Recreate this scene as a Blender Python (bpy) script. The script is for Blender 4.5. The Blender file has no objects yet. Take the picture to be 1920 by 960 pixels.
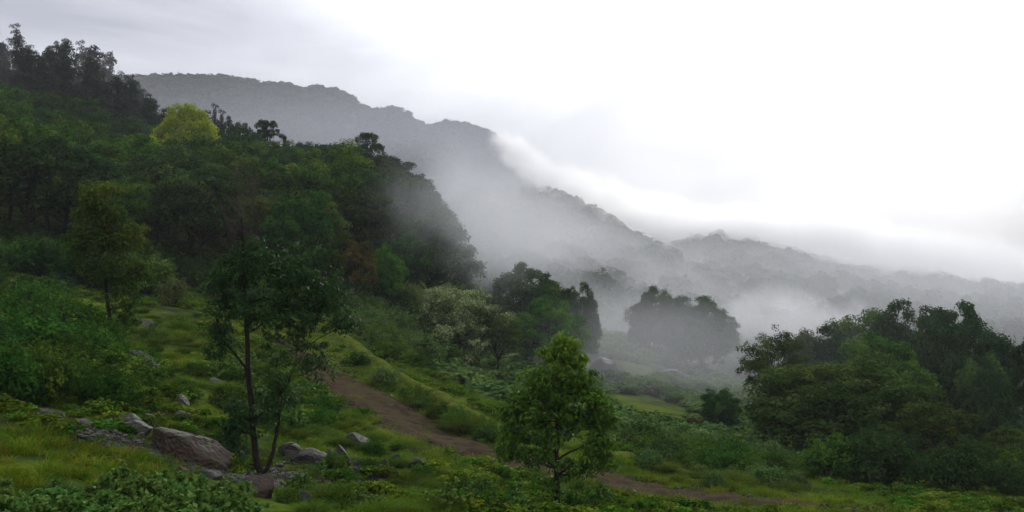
import bpy, math, random
import numpy as np
from mathutils import Vector, Matrix, Euler

random.seed(7)
rng = np.random.default_rng(7)
scene = bpy.context.scene
COL = scene.collection
R = math.radians

# ------------------------------------------------------------------ camera
F = 2058.0                                   # focal length in photograph pixels (1920 wide)
cam_data = bpy.data.cameras.new('camera')
cam_data.sensor_width = 36.0
cam_data.lens = 36.0 * F / 1920.0
cam_data.clip_start = 0.1
cam_data.clip_end = 6000.0
cam = bpy.data.objects.new('camera', cam_data)
COL.objects.link(cam)
cam.location = (0, 0, 0)
cam.rotation_euler = (R(90), 0, 0)
scene.camera = cam

# ------------------------------------------------------------------ sky and sun
SUN_AZ, SUN_EL = R(20), R(32)                # to the right of the view direction, behind the cloud
sun_dir = Vector((math.sin(SUN_AZ) * math.cos(SUN_EL), math.cos(SUN_AZ) * math.cos(SUN_EL), math.sin(SUN_EL)))
world = bpy.data.worlds.new('World')
scene.world = world
world.use_nodes = True
wn, wl = world.node_tree.nodes, world.node_tree.links
wn.clear()
w_out = wn.new('ShaderNodeOutputWorld')
w_bg = wn.new('ShaderNodeBackground')
w_bg2 = wn.new('ShaderNodeBackground')
w_mix = wn.new('ShaderNodeMixShader')
sky = wn.new('ShaderNodeTexSky')
sky.sky_type = 'NISHITA'
sky.sun_disc = False
sky.sun_elevation = SUN_EL
sky.sun_rotation = SUN_AZ
w_bg.inputs['Strength'].default_value = 0.10
wl.new(sky.outputs[0], w_bg.inputs['Color'])
w_tc = wn.new('ShaderNodeTexCoord')
w_map = wn.new('ShaderNodeMapping')
w_map.inputs['Scale'].default_value = (1.0, 1.0, 2.4)
w_map.inputs['Location'].default_value = (0.0, 1.9, 0.3)
wl.new(w_tc.outputs['Generated'], w_map.inputs['Vector'])
w_noise = wn.new('ShaderNodeTexNoise')
w_noise.inputs['Scale'].default_value = 4.2
w_noise.inputs['Detail'].default_value = 7
w_noise.inputs['Roughness'].default_value = 0.5
w_noise.inputs['Distortion'].default_value = 0.5
wl.new(w_map.outputs[0], w_noise.inputs['Vector'])
w_dot = wn.new('ShaderNodeVectorMath'); w_dot.operation = 'DOT_PRODUCT'
wl.new(w_tc.outputs['Generated'], w_dot.inputs[0])
w_dot.inputs[1].default_value = sun_dir
w_glow = wn.new('ShaderNodeMapRange'); w_glow.interpolation_type = 'SMOOTHSTEP'
w_glow.inputs['From Min'].default_value = 0.74
w_glow.inputs['From Max'].default_value = 0.95
wl.new(w_dot.outputs['Value'], w_glow.inputs['Value'])
w_add = wn.new('ShaderNodeMath'); w_add.operation = 'MULTIPLY_ADD'
w_add.inputs[1].default_value = 0.56
wl.new(w_glow.outputs[0], w_add.inputs[0])
wl.new(w_noise.outputs['Fac'], w_add.inputs[2])
w_ramp = wn.new('ShaderNodeValToRGB')
e = w_ramp.color_ramp.elements
e[0].position, e[0].color = 0.40, (0.36, 0.37, 0.44, 1)
e[1].position, e[1].color = 1.0, (1.28, 1.28, 1.30, 1)
m = e.new(0.68); m.color = (0.80, 0.81, 0.87, 1)
wl.new(w_add.outputs[0], w_ramp.inputs[0])
w_bg2.inputs['Strength'].default_value = 1.0
wl.new(w_ramp.outputs[0], w_bg2.inputs['Color'])
w_sep = wn.new('ShaderNodeSeparateXYZ'); wl.new(w_tc.outputs['Generated'], w_sep.inputs[0])
w_cie = wn.new('ShaderNodeMapRange')                       # an overcast sky is about three times as bright overhead as at the horizon
w_cie.inputs['From Min'].default_value = 0.0; w_cie.inputs['From Max'].default_value = 1.0
w_cie.inputs['To Min'].default_value = 0.86; w_cie.inputs['To Max'].default_value = 2.0
wl.new(w_sep.outputs['Z'], w_cie.inputs['Value']); wl.new(w_cie.outputs[0], w_bg2.inputs['Strength'])
w_mix.inputs[0].default_value = 0.93
wl.new(w_bg.outputs[0], w_mix.inputs[1])
wl.new(w_bg2.outputs[0], w_mix.inputs[2])
wl.new(w_mix.outputs[0], w_out.inputs['Surface'])

sun_data = bpy.data.lights.new('sun', 'SUN')
sun_data.energy = 1.2
sun_data.angle = R(14)
sun_data.color = (1.0, 0.97, 0.92)
sun = bpy.data.objects.new('sun', sun_data)
COL.objects.link(sun)
sun.rotation_euler = sun_dir.to_track_quat('Z', 'Y').to_euler()
sun.location = sun_dir * 400

# ------------------------------------------------------------------ exposure and renderer
scene.view_settings.view_transform = 'Standard'
scene.view_settings.look = 'None'
scene.view_settings.exposure = 0.15
scene.view_settings.gamma = 1.0
scene.view_settings.use_curve_mapping = False
cy = scene.cycles
cy.use_denoising = True
try:
    cy.denoiser = 'OPENIMAGEDENOISE'
except Exception:
    pass
cy.max_bounces = 9
cy.diffuse_bounces = 2
cy.glossy_bounces = 1
cy.transmission_bounces = 2
cy.transparent_max_bounces = 16
cy.volume_bounces = 6
cy.volume_step_rate = 1.0
cy.volume_max_steps = 96
cy.use_fast_gi = False
cy.filter_width = 1.5
cy.sample_clamp_indirect = 4.0

# ------------------------------------------------------------------ helpers
def P(u, v, d):
    """World point that lies d metres ahead of the viewpoint in the direction of a photograph pixel."""
    return ((u - 960.0) / F * d, d, (480.0 - v) / F * d)

def tag(o, label=None, cat=None, group=None, kind=None):
    if label: o['label'] = label
    if cat: o['category'] = cat
    if group: o['group'] = group
    if kind: o['kind'] = kind
    return o

def mesh_np(name, V, faces, mat=None, smooth=False, attrs=None, normals=None):
    """faces: int array (n,3) or (n,4)."""
    me = bpy.data.meshes.new(name)
    V = np.asarray(V, dtype=np.float32)
    faces = np.asarray(faces, dtype=np.int32)
    n, k = faces.shape
    me.vertices.add(len(V)); me.vertices.foreach_set('co', V.ravel())
    me.loops.add(n * k); me.loops.foreach_set('vertex_index', faces.ravel())
    me.polygons.add(n)
    me.polygons.foreach_set('loop_start', np.arange(0, n * k, k, dtype=np.int32))
    me.polygons.foreach_set('loop_total', np.full(n, k, dtype=np.int32))
    me.polygons.foreach_set('use_smooth', np.full(n, bool(smooth)))
    if attrs:
        for an, (dom, vals) in attrs.items():
            a = me.attributes.new(an, 'FLOAT', dom)
            a.data.foreach_set('value', np.asarray(vals, dtype=np.float32))
    if normals is not None:
        a = me.attributes.new('custom_normal', 'FLOAT_VECTOR', 'POINT')
        a.data.foreach_set('vector', np.asarray(normals, dtype=np.float32).ravel())
        me.polygons.foreach_set('use_smooth', np.full(n, True))
    me.update(calc_edges=True)
    if mat: me.materials.append(mat)
    return me

def link(name, data, parent=None):
    o = bpy.data.objects.new(name, data)
    COL.objects.link(o)
    if parent: o.parent = parent
    return o

_perm = np.random.default_rng(99).random((256, 256))
def vnoise(x, y):
    xi = np.floor(x).astype(int); yi = np.floor(y).astype(int)
    fx = x - xi; fy = y - yi
    fx = fx * fx * (3 - 2 * fx); fy = fy * fy * (3 - 2 * fy)
    a = _perm[xi & 255, yi & 255]; b = _perm[(xi + 1) & 255, yi & 255]
    c = _perm[xi & 255, (yi + 1) & 255]; d = _perm[(xi + 1) & 255, (yi + 1) & 255]
    return (a * (1 - fx) + b * fx) * (1 - fy) + (c * (1 - fx) + d * fx) * fy - 0.5

# ------------------------------------------------------------------ terrain
CP = [  # (u, v, depth) of ground points
    (0, 960, 17), (450, 960, 21), (800, 960, 26), (1100, 965, 32), (1400, 960, 37), (1920, 960, 45),
    (-300, 860, 22), (0, 850, 23), (250, 905, 23), (0, 775, 29), (330, 850, 31), (490, 888, 33),
    (200, 657, 49), (60, 640, 46), (-200, 640, 45), (430, 725, 46), (600, 765, 48), (700, 835, 41), (330, 620, 62),
    (0, 485, 84), (-300, 420, 84), (300, 548, 86), (450, 575, 84), (560, 590, 86),
    (620, 622, 74), (720, 690, 66), (850, 772, 58), (1000, 822, 53), (1160, 858, 50), (1400, 908, 47), (1920, 925, 52),
    (620, 712, 62), (720, 768, 55), (830, 826, 50), (1000, 885, 44), (1300, 938, 41),
    (720, 640, 90), (720, 600, 100), (900, 730, 92), (930, 695, 104), (850, 665, 112), (1100, 765, 92), (1200, 812, 76), (1330, 840, 70),
    (1050, 700, 118), (1150, 640, 150), (1260, 690, 140), (1400, 740, 130), (1350, 815, 84), (1500, 880, 66),
    (1700, 905, 64), (1920, 900, 70), (1500, 830, 100), (1750, 845, 112), (1920, 820, 125), (2200, 840, 90),
    # left hill
    (0, 345, 150), (-300, 240, 150), (0, 255, 200), (0, 178, 250), (150, 205, 246), (285, 295, 236), (-400, 60, 260),
    (0, 230, 330), (300, 430, 150), (300, 350, 190), (400, 345, 215), (500, 368, 172), (650, 385, 165), (755, 430, 155), (800, 500, 140),
    (600, 500, 120), (780, 620, 108), (850, 600, 140), (700, 470, 230), (500, 420, 260), (900, 560, 190), (300, 330, 300), (820, 540, 240),
    # valley and the ridge behind it
    (1100, 640, 220), (1300, 690, 230), (1500, 760, 230), (1900, 800, 240), (2300, 800, 250),
    (1000, 560, 300), (1200, 590, 320), (1500, 660, 320), (1900, 680, 340),
    (850, 430, 460), (1020, 435, 430), (1200, 475, 430), (1300, 470, 520), (1480, 500, 500), (1700, 535, 540), (1920, 570, 600), (2300, 590, 600),
    (1200, 540, 620), (1700, 560, 750),
    # far ridge
    (-100, 190, 1000), (290, 168, 1020), (430, 165, 1020), (540, 176, 1010), (640, 190, 1000), (740, 217, 980), (840, 240, 950), (900, 272, 930), (960, 305, 920), (1010, 355, 910), (1060, 390, 905), (1130, 425, 900), (1250, 455, 880), (1400, 490, 880), (1700, 560, 950),
    (600, 300, 1280), (840, 340, 1280), (720, 320, 1200), (600, 400, 1700), (840, 450, 1700), (960, 410, 620), (1320, 485, 640), (1440, 510, 640),
    (300, 300, 700), (600, 340, 700), (850, 400, 650), (300, 400, 480), (600, 450, 480),
    (400, 300, 1500), (1000, 480, 1400), (1900, 640, 1400), (-600, 250, 1300),
]
cp = np.array([P(*c) for c in CP])
extra = np.array([(0, 0, -2.4), (0, 7, -3.0), (-25, 3, 1.5), (25, 3, -7.5), (0, -40, -0.5), (-70, 0, 14), (70, 0, -17), (-60, -60, 12), (60, -60, -12),
                  (-150, 60, 32), (-300, 200, 90), (160, 40, -30), (300, 150, -46), (900, 400, -80), (900, 1000, -90), (-900, 400, 180), (0, -120, 0),
                  (-300, -100, 60), (300, -100, -40), (-900, 1200, 170), (900, 1600, -160), (1400, 2400, -300)], dtype=float)
cp = np.vstack([cp, extra])
def warp(a):
    return 3.0 * np.arcsinh(a / 35.0)
CW = np.stack([warp(cp[:, 0]), warp(cp[:, 1])], 1)
def _phi(r2):
    return 0.5 * r2 * np.log(r2 + 1e-9)
_n = len(CW)
_K = _phi(((CW[:, None] - CW[None]) ** 2).sum(-1)) + np.eye(_n) * 0.004
_Pm = np.hstack([np.ones((_n, 1)), CW])
_A = np.zeros((_n + 3, _n + 3)); _A[:_n, :_n] = _K; _A[:_n, _n:] = _Pm; _A[_n:, :_n] = _Pm.T
_W = np.linalg.solve(_A, np.concatenate([cp[:, 2] / (1 + 0.012 * np.hypot(cp[:, 0], cp[:, 1])), np.zeros(3)]))
BANK = np.array([((u - 960) / F * d, d) for u, d in [(585, 76.5), (660, 70.5), (720, 66), (850, 58), (1000, 53), (1160, 50), (1330, 47.5)]])
def poly_dist(L, x, y):
    best = np.full(len(x), 1e9)
    for a, b in zip(L[:-1], L[1:]):
        ab = b - a; t = np.clip(((x - a[0]) * ab[0] + (y - a[1]) * ab[1]) / (ab @ ab), 0, 1)
        best = np.minimum(best, np.hypot(x - a[0] - t * ab[0], y - a[1] - t * ab[1]))
    return best
def H(x, y):
    x = np.atleast_1d(np.asarray(x, float)); y = np.atleast_1d(np.asarray(y, float))
    sh = x.shape; x = x.ravel(); y = y.ravel()
    out = np.empty(len(x))
    for i in range(0, len(x), 40000):
        xs, ys = x[i:i + 40000], y[i:i + 40000]
        q = np.stack([warp(xs), warp(ys)], 1)
        k = _phi(((q[:, None] - CW[None]) ** 2).sum(-1))
        z = (k @ _W[:_n] + _W[_n] + q @ _W[_n + 1:]) * (1 + 0.012 * np.hypot(xs, ys))
        far = np.clip((np.hypot(xs, ys) - 150) / 400, 0, 1)
        z += (vnoise(xs * .35, ys * .35) * .30 + vnoise(xs * .9 + 7, ys * .9) * .14 + vnoise(xs * 2.3, ys * 2.3 + 3) * .05) * (1 - far)
        z += .42 * np.exp(-(poly_dist(BANK, xs, ys) / .9) ** 2) * np.interp(xs, [-13, -3, 2, 9], [1.1, 1.0, .55, .1]) * (.9 + 1.1 * vnoise(xs * .6, ys * .6))
        z += far * (vnoise(xs * .02, ys * .02) * 6 + vnoise(xs * .007 + 5, ys * .007) * 4)
        out[i:i + 40000] = z
    return out.reshape(sh)
def h1(x, y):
    return float(H(x, y)[0])
def at(u, v, d0=12.0, d1=400.0):
    """First ground point met in the direction of a photograph pixel."""
    d = np.concatenate([np.arange(d0, 130, .25), np.arange(130, d1, 1.0)])
    x = (u - 960) / F * d; zr = (480 - v) / F * d
    g = H(x, d)
    idx = np.where(g >= zr)[0]
    i = idx[0] if len(idx) else len(d) - 1
    return Vector((x[i], d[i], g[i]))
def on(u, d):
    x = (u - 960) / F * d
    return Vector((x, d, h1(x, d)))

# ------------------------------------------------------------------ materials
def new_mat(name):
    m = bpy.data.materials.new(name); m.use_nodes = True
    m.node_tree.nodes.clear()
    return m, m.node_tree.nodes, m.node_tree.links
def ramp(nt, fac_socket, stops):
    r = nt.nodes.new('ShaderNodeValToRGB')
    el = r.color_ramp.elements
    el[0].position, el[0].color = stops[0][0], (*stops[0][1], 1)
    el[1].position, el[1].color = stops[-1][0], (*stops[-1][1], 1)
    for p, c in stops[1:-1]:
        q = el.new(p); q.color = (*c, 1)
    nt.links.new(fac_socket, r.inputs[0])
    return r.outputs[0]
def leaf_mat(name, stops, trans=0.3, rough=0.5, vary=0.25, hue=0.02, spec=.0):
    m, n, l = new_mat(name)
    out = n.new('ShaderNodeOutputMaterial')
    at_ = n.new('ShaderNodeAttribute'); at_.attribute_name = 'tone'
    c = ramp(m.node_tree, at_.outputs['Fac'], stops)
    oi = n.new('ShaderNodeObjectInfo')
    hs = n.new('ShaderNodeHueSaturation')
    mv = n.new('ShaderNodeMapRange'); mv.inputs['To Min'].default_value = 1 - vary; mv.inputs['To Max'].default_value = 1 + vary
    mh = n.new('ShaderNodeMapRange'); mh.inputs['To Min'].default_value = 0.5 - hue; mh.inputs['To Max'].default_value = 0.5 + hue
    w = n.new('ShaderNodeMath'); w.operation = 'MULTIPLY'; w.inputs[1].default_value = 7.31
    f = n.new('ShaderNodeMath'); f.operation = 'FRACT'
    l.new(oi.outputs['Random'], w.inputs[0]); l.new(w.outputs[0], f.inputs[0])
    l.new(oi.outputs['Random'], mv.inputs[0]); l.new(f.outputs[0], mh.inputs[0])
    l.new(mv.outputs[0], hs.inputs['Value']); l.new(mh.outputs[0], hs.inputs['Hue'])
    l.new(c, hs.inputs['Color'])
    b = n.new('ShaderNodeBsdfPrincipled'); b.inputs['Roughness'].default_value = rough
    b.inputs['Specular IOR Level'].default_value = spec
    l.new(hs.outputs[0], b.inputs['Base Color'])
    t = n.new('ShaderNodeBsdfTranslucent'); l.new(hs.outputs[0], t.inputs['Color'])
    mx = n.new('ShaderNodeMixShader'); mx.inputs[0].default_value = trans
    l.new(b.outputs[0], mx.inputs[1]); l.new(t.outputs[0], mx.inputs[2]); l.new(mx.outputs[0], out.inputs['Surface'])
    return m
def noise_mat(name, scale, stops, rough=0.9, bump=0.3, bump_scale=None, detail=6, dist=0.02, spec=0.3):
    m, n, l = new_mat(name)
    out = n.new('ShaderNodeOutputMaterial')
    tc = n.new('ShaderNodeTexCoord')
    no = n.new('ShaderNodeTexNoise'); no.inputs['Scale'].default_value = scale; no.inputs['Detail'].default_value = detail; no.inputs['Roughness'].default_value = .62
    l.new(tc.outputs['Object'], no.inputs['Vector'])
    c = ramp(m.node_tree, no.outputs['Fac'], stops)
    b = n.new('ShaderNodeBsdfPrincipled'); b.inputs['Roughness'].default_value = rough; b.inputs['Specular IOR Level'].default_value = spec
    l.new(c, b.inputs['Base Color'])
    n2 = n.new('ShaderNodeTexNoise'); n2.inputs['Scale'].default_value = bump_scale or scale * 4; n2.inputs['Detail'].default_value = 6
    l.new(tc.outputs['Object'], n2.inputs['Vector'])
    bp = n.new('ShaderNodeBump'); bp.inputs['Strength'].default_value = bump; bp.inputs['Distance'].default_value = dist
    l.new(n2.outputs['Fac'], bp.inputs['Height']); l.new(bp.outputs[0], b.inputs['Normal'])
    l.new(b.outputs[0], out.inputs['Surface'])
    return m

def G(*a): return a
M = {}
M['bark'] = noise_mat('bark', 9, [(.3, (.010, .008, .006)), (.7, (.036, .029, .023))], .9, .6, spec=.1)
M['bark_pale'] = noise_mat('bark_pale', 7, [(.3, (.055, .045, .036)), (.7, (.16, .14, .115))], .9, .5)
M['forest'] = leaf_mat('forest_leaf', [(0, (.014, .042, .006)), (.55, (.040, .100, .012)), (1, (.095, .160, .016))], .28, vary=.5, hue=.03)
M['forest_dark'] = leaf_mat('forest_leaf_dark', [(0, (.013, .034, .011)), (.6, (.030, .068, .018)), (1, (.060, .105, .024))], .25, vary=.45)
M['grove'] = leaf_mat('grove_leaf', [(0, (.015, .040, .012)), (.6, (.038, .082, .020)), (1, (.080, .130, .030))], .25, vary=.3)
M['tall'] = leaf_mat('tall_tree_leaf', [(0, (.009, .016, .011)), (1, (.030, .044, .026))], .15, vary=.3)
M['yellow'] = leaf_mat('yellow_green_leaf', [(0, (.08, .13, .008)), (.5, (.23, .30, .012)), (1, (.38, .44, .02))], .35, vary=.0, hue=0)
M['russet'] = leaf_mat('russet_leaf', [(0, (.028, .030, .008)), (.5, (.075, .060, .014)), (1, (.15, .105, .022))], .3, vary=.1)
M['olive'] = leaf_mat('olive_leaf', [(0, (.018, .040, .008)), (.5, (.045, .080, .014)), (1, (.090, .125, .024))], .3, vary=.25)
M['pale_bloom'] = leaf_mat('pale_blossom_leaf', [(0, (.022, .045, .014)), (.5, (.065, .105, .032)), (.75, (.20, .26, .095)), (1, (.33, .39, .17))], .25, vary=.0, hue=0)
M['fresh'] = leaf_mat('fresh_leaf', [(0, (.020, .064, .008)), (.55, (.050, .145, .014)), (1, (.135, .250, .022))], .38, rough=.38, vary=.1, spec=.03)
M['sapling'] = leaf_mat('sapling_leaf', [(0, (.016, .044, .012)), (.6, (.036, .085, .020)), (1, (.085, .14, .040))], .3, rough=.4, vary=.1, spec=.03)
M['gold_top'] = leaf_mat('golden_olive_leaf', [(0, (.020, .044, .009)), (.5, (.050, .088, .014)), (1, (.125, .150, .020))], .3, rough=.4, vary=.05)
M['shrub'] = leaf_mat('shrub_leaf', [(0, (.016, .046, .007)), (.55, (.040, .100, .012)), (1, (.095, .165, .020))], .3, rough=.42, vary=.35, hue=.025)
M['herb'] = leaf_mat('broad_herb_leaf', [(0, (.03, .07, .012)), (.55, (.075, .15, .028)), (1, (.16, .25, .06))], .3, rough=.4, vary=.1)
M['brush'] = leaf_mat('brush_leaf', [(0, (.034, .076, .018)), (.55, (.078, .145, .034)), (1, (.14, .21, .056))], .3, rough=.55, vary=.25)
M['clod'] = noise_mat('earth_clod', 2.0, [(.35, (.022, .015, .010)), (.55, (.050, .033, .020)), (.75, (.085, .070, .055))], .95, .4, 14, 6, .02, .05)
M['grass'] = leaf_mat('grass_blade', [(0, (.022, .052, .004)), (.5, (.070, .136, .007)), (.85, (.140, .195, .011)), (1, (.18, .15, .022))], .35, rough=.5, vary=.4, hue=.03)
M['tussock'] = leaf_mat('tussock_blade', [(0, (.030, .060, .008)), (.55, (.075, .13, .014)), (1, (.15, .18, .03))], .35, rough=.5, vary=.25)
M['far'] = leaf_mat('far_forest_leaf', [(0, (.012, .024, .010)), (1, (.055, .080, .024))], .15, rough=.7, vary=.45, hue=.02)
M['cover'] = leaf_mat('ground_cover_leaf', [(0, (.025, .062, .007)), (.5, (.064, .130, .010)), (1, (.145, .20, .018))], .3, rough=.5, vary=.4, hue=.035)
M['dark_shrub'] = leaf_mat('dark_shrub_leaf', [(0, (.014, .040, .011)), (.6, (.030, .076, .018)), (1, (.070, .12, .030))], .3, vary=.35, hue=.02)
M['twig'] = noise_mat('dry_twig', 12, [(.3, (.03, .022, .017)), (.7, (.09, .066, .05))], .9, .3)

def ground_mat():
    m, n, l = new_mat('hill_ground')
    out = n.new('ShaderNodeOutputMaterial')
    tc = n.new('ShaderNodeTexCoord')
    n1 = n.new('ShaderNodeTexNoise'); n1.inputs['Scale'].default_value = .22; n1.inputs['Detail'].default_value = 9; n1.inputs['Roughness'].default_value = .66
    l.new(tc.outputs['Object'], n1.inputs['Vector'])
    c = ramp(m.node_tree, n1.outputs['Fac'], [(.34, (.018, .014, .008)), (.43, (.022, .026, .007)), (.50, (.036, .064, .006)), (.60, (.080, .108, .006)), (.70, (.036, .062, .008))])
    n2 = n.new('ShaderNodeTexNoise'); n2.inputs['Scale'].default_value = 7; n2.inputs['Detail'].default_value = 7
    l.new(tc.outputs['Object'], n2.inputs['Vector'])
    hs = n.new('ShaderNodeHueSaturation')
    mr = n.new('ShaderNodeMapRange'); mr.inputs['To Min'].default_value = .45; mr.inputs['To Max'].default_value = 1.5
    l.new(n2.outputs['Fac'], mr.inputs[0]); l.new(mr.outputs[0], hs.inputs['Value']); l.new(c, hs.inputs['Color'])
    b = n.new('ShaderNodeBsdfPrincipled'); b.inputs['Roughness'].default_value = .95; b.inputs['Specular IOR Level'].default_value = .02
    l.new(hs.outputs[0], b.inputs['Base Color'])
    bp = n.new('ShaderNodeBump'); bp.inputs['Strength'].default_value = .8; bp.inputs['Distance'].default_value = .12
    l.new(n2.outputs['Fac'], bp.inputs['Height']); l.new(bp.outputs[0], b.inputs['Normal'])
    l.new(b.outputs[0], out.inputs['Surface'])
    return m
M['ground'] = ground_mat()
M['moss'] = noise_mat('moss', 1.6, [(.30, (.022, .020, .008)), (.42, (.042, .056, .006)), (.6, (.075, .098, .007)), (.75, (.045, .066, .006))], .95, .9, 9, 9, .06, .02)
M['soil'] = noise_mat('dark_soil', 3.0, [(.3, (.009, .007, .005)), (.5, (.020, .015, .011)), (.66, (.036, .028, .021)), (.8, (.026, .034, .010))], .95, 1.0, 9, 9, .1, .03)
M['dirt'] = noise_mat('bare_earth', 1.3, [(.30, (.017, .012, .007)), (.45, (.029, .021, .011)), (.56, (.052, .036, .018)), (.64, (.030, .032, .011)), (.78, (.042, .031, .016))], .95, .9, 6, 9, .08, .02)

def rock_mat(name, a, b_, lichen, amt, rough=.55):
    m, n, l = new_mat(name)
    out = n.new('ShaderNodeOutputMaterial')
    tc = n.new('ShaderNodeTexCoord')
    n1 = n.new('ShaderNodeTexNoise'); n1.inputs['Scale'].default_value = 2.2; n1.inputs['Detail'].default_value = 8; n1.inputs['Roughness'].default_value = .65
    l.new(tc.outputs['Object'], n1.inputs['Vector'])
    c = ramp(m.node_tree, n1.outputs['Fac'], [(.3, a), (.68, b_)])
    n2 = n.new('ShaderNodeTexNoise'); n2.inputs['Scale'].default_value = 3.1; n2.inputs['Detail'].default_value = 10; n2.inputs['Roughness'].default_value = .7
    mp = n.new('ShaderNodeMapping'); mp.inputs['Location'].default_value = (3.3, 8.1, 1.7)
    l.new(tc.outputs['Object'], mp.inputs[0]); l.new(mp.outputs[0], n2.inputs['Vector'])
    mr = n.new('ShaderNodeMapRange'); mr.inputs['From Min'].default_value = .62 - amt; mr.inputs['From Max'].default_value = .70 - amt
    l.new(n2.outputs['Fac'], mr.inputs[0])
    mx = n.new('ShaderNodeMix'); mx.data_type = 'RGBA'
    l.new(mr.outputs[0], mx.inputs['Factor']); l.new(c, mx.inputs['A']); mx.inputs['B'].default_value = (*lichen, 1)
    n4 = n.new('ShaderNodeTexNoise'); n4.inputs['Scale'].default_value = 2.6; n4.inputs['Detail'].default_value = 8     # moss that grows on upper faces
    l.new(tc.outputs['Object'], n4.inputs['Vector'])
    ge = n.new('ShaderNodeNewGeometry'); sx = n.new('ShaderNodeSeparateXYZ'); l.new(ge.outputs['True Normal'], sx.inputs[0])
    ma = n.new('ShaderNodeMath'); ma.operation = 'MULTIPLY_ADD'; ma.inputs[1].default_value = .22; l.new(sx.outputs['Z'], ma.inputs[0]); l.new(n4.outputs['Fac'], ma.inputs[2])
    m4 = n.new('ShaderNodeMapRange'); m4.inputs['From Min'].default_value = .70; m4.inputs['From Max'].default_value = .80; l.new(ma.outputs[0], m4.inputs[0])
    mx2 = n.new('ShaderNodeMix'); mx2.data_type = 'RGBA'; l.new(m4.outputs[0], mx2.inputs['Factor']); l.new(mx.outputs['Result'], mx2.inputs['A']); mx2.inputs['B'].default_value = (.035, .048, .010, 1)
    b = n.new('ShaderNodeBsdfPrincipled'); b.inputs['Roughness'].default_value = rough; b.inputs['Specular IOR Level'].default_value = .25
    l.new(mx2.outputs['Result'], b.inputs['Base Color'])
    n3 = n.new('ShaderNodeTexNoise'); n3.inputs['Scale'].default_value = 9; n3.inputs['Detail'].default_value = 8
    l.new(tc.outputs['Object'], n3.inputs['Vector'])
    bp = n.new('ShaderNodeBump'); bp.inputs['Strength'].default_value = .7; bp.inputs['Distance'].default_value = .05
    l.new(n3.outputs['Fac'], bp.inputs['Height']); l.new(bp.outputs[0], b.inputs['Normal'])
    l.new(b.outputs[0], out.inputs['Surface'])
    return m
M['rock_red'] = rock_mat('reddish_rock', (.014, .010, .006), (.062, .040, .024), (.15, .14, .11), .03)
M['rock_grey'] = rock_mat('grey_rock', (.015, .015, .011), (.044, .043, .034), (.12, .116, .092), -.02)
M['rock_pale'] = rock_mat('pale_rock', (.024, .022, .016), (.085, .079, .060), (.25, .24, .195), .05)
M['rock_dark'] = rock_mat('dark_rock', (.009, .009, .006), (.032, .031, .023), (.12, .116, .09), -.05)

# ------------------------------------------------------------------ the ground
def axis(vals):
    return np.array(sorted(set(np.round(vals, 3))))
def spaced(lo, hi, s0, growth, fine_lo, fine_hi):
    a = list(np.arange(fine_lo, fine_hi + 1e-6, s0))
    s, p = s0, fine_hi
    while p < hi:
        s = min(s * growth, 45); p += s; a.append(p)
    s, p = s0, fine_lo
    while p > lo:
        s = min(s * growth, 45); p -= s; a.append(p)
    return np.array(sorted(a))
gx = spaced(-1500, 1500, .6, 1.045, -34, 32)
gy = spaced(-160, 2600, .6, 1.035, 10, 90)
X, Y = np.meshgrid(gx, gy)
Z = H(X, Y)
nx, ny = len(gx), len(gy)
ii = (np.arange(ny - 1)[:, None] * nx + np.arange(nx - 1)[None]).ravel()
ground = link('hillside_ground', mesh_np('hillside_ground', np.stack([X.ravel(), Y.ravel(), Z.ravel()], 1),
              np.stack([ii, ii + 1, ii + nx + 1, ii + nx], 1), M['ground'], smooth=True))
tag(ground, kind='structure', label='mossy green and brown hillside falling from left to right into the valley')

# ------------------------------------------------------------------ the bare earth track
def strip(name, cl, widths, mat, lift, seg=.35, nw=17, rough=.5):
    cl = np.array(cl, float); widths = np.array(widths, float)
    s = np.concatenate([[0], np.cumsum(np.hypot(*np.diff(cl, axis=0).T))])
    t = np.arange(0, s[-1], seg)
    cx, cy_, w = np.interp(t, s, cl[:, 0]), np.interp(t, s, cl[:, 1]), np.interp(t, s, widths)
    k = np.ones(9) / 9
    cx = np.convolve(np.pad(cx, 4, 'edge'), k, 'valid'); cy_ = np.convolve(np.pad(cy_, 4, 'edge'), k, 'valid')
    dx, dy = np.gradient(cx), np.gradient(cy_); L = np.hypot(dx, dy); nx_, ny_ = -dy / L, dx / L
    a = np.linspace(-1, 1, nw)
    wl_ = w * (1 + rough * vnoise(t * .5, t * 0 + 3.1)); wr_ = w * (1 + rough * vnoise(t * .5, t * 0 + 9.7))
    off = np.where(a[None] < 0, a[None] * wl_[:, None], a[None] * wr_[:, None])
    x = cx[:, None] + nx_[:, None] * off; y = cy_[:, None] + ny_[:, None] * off
    z = H(x, y) + lift * (1 - 1.9 * np.abs(a[None]) ** 3) + vnoise(x * 1.7, y * 1.7) * .13 + vnoise(x * 4.1, y * 4.1) * .06
    n_t = len(t)
    i = (np.arange(n_t - 1)[:, None] * nw + np.arange(nw - 1)[None]).ravel()
    return link(name, mesh_np(name, np.stack([x.ravel(), y.ravel(), z.ravel()], 1), np.stack([i, i + nw, i + nw + 1, i + 1], 1), mat, True))
rub_pts = [at(110, 796), at(190, 822), at(280, 848), at(380, 880), at(470, 905), at(560, 900), at(640, 888)]
RUB = np.array([(p.x, p.y) for p in rub_pts])
rubble = strip('rubble_ground', RUB, [.3, .8, 1.1, 1.1, 1.1, .9, .4], M['soil'], .06, rough=.9, nw=15)
tag(rubble, kind='structure', label='dark bare soil and rubble around the boulders at the lower left')
track_pts = [on(575, 66), on(640, 60), on(720, 54.3), on(830, 49), on(940, 46.3), on(1060, 44), on(1200, 42.8), on(1350, 41.5), on(1560, 41)]
track = strip('earth_track', [(p.x, p.y) for p in track_pts], [.9, 2.1, 3.0, 3.3, 3.3, 3.3, 3.2, 2.8, 1.6], M['dirt'], .13, rough=.8)
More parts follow.
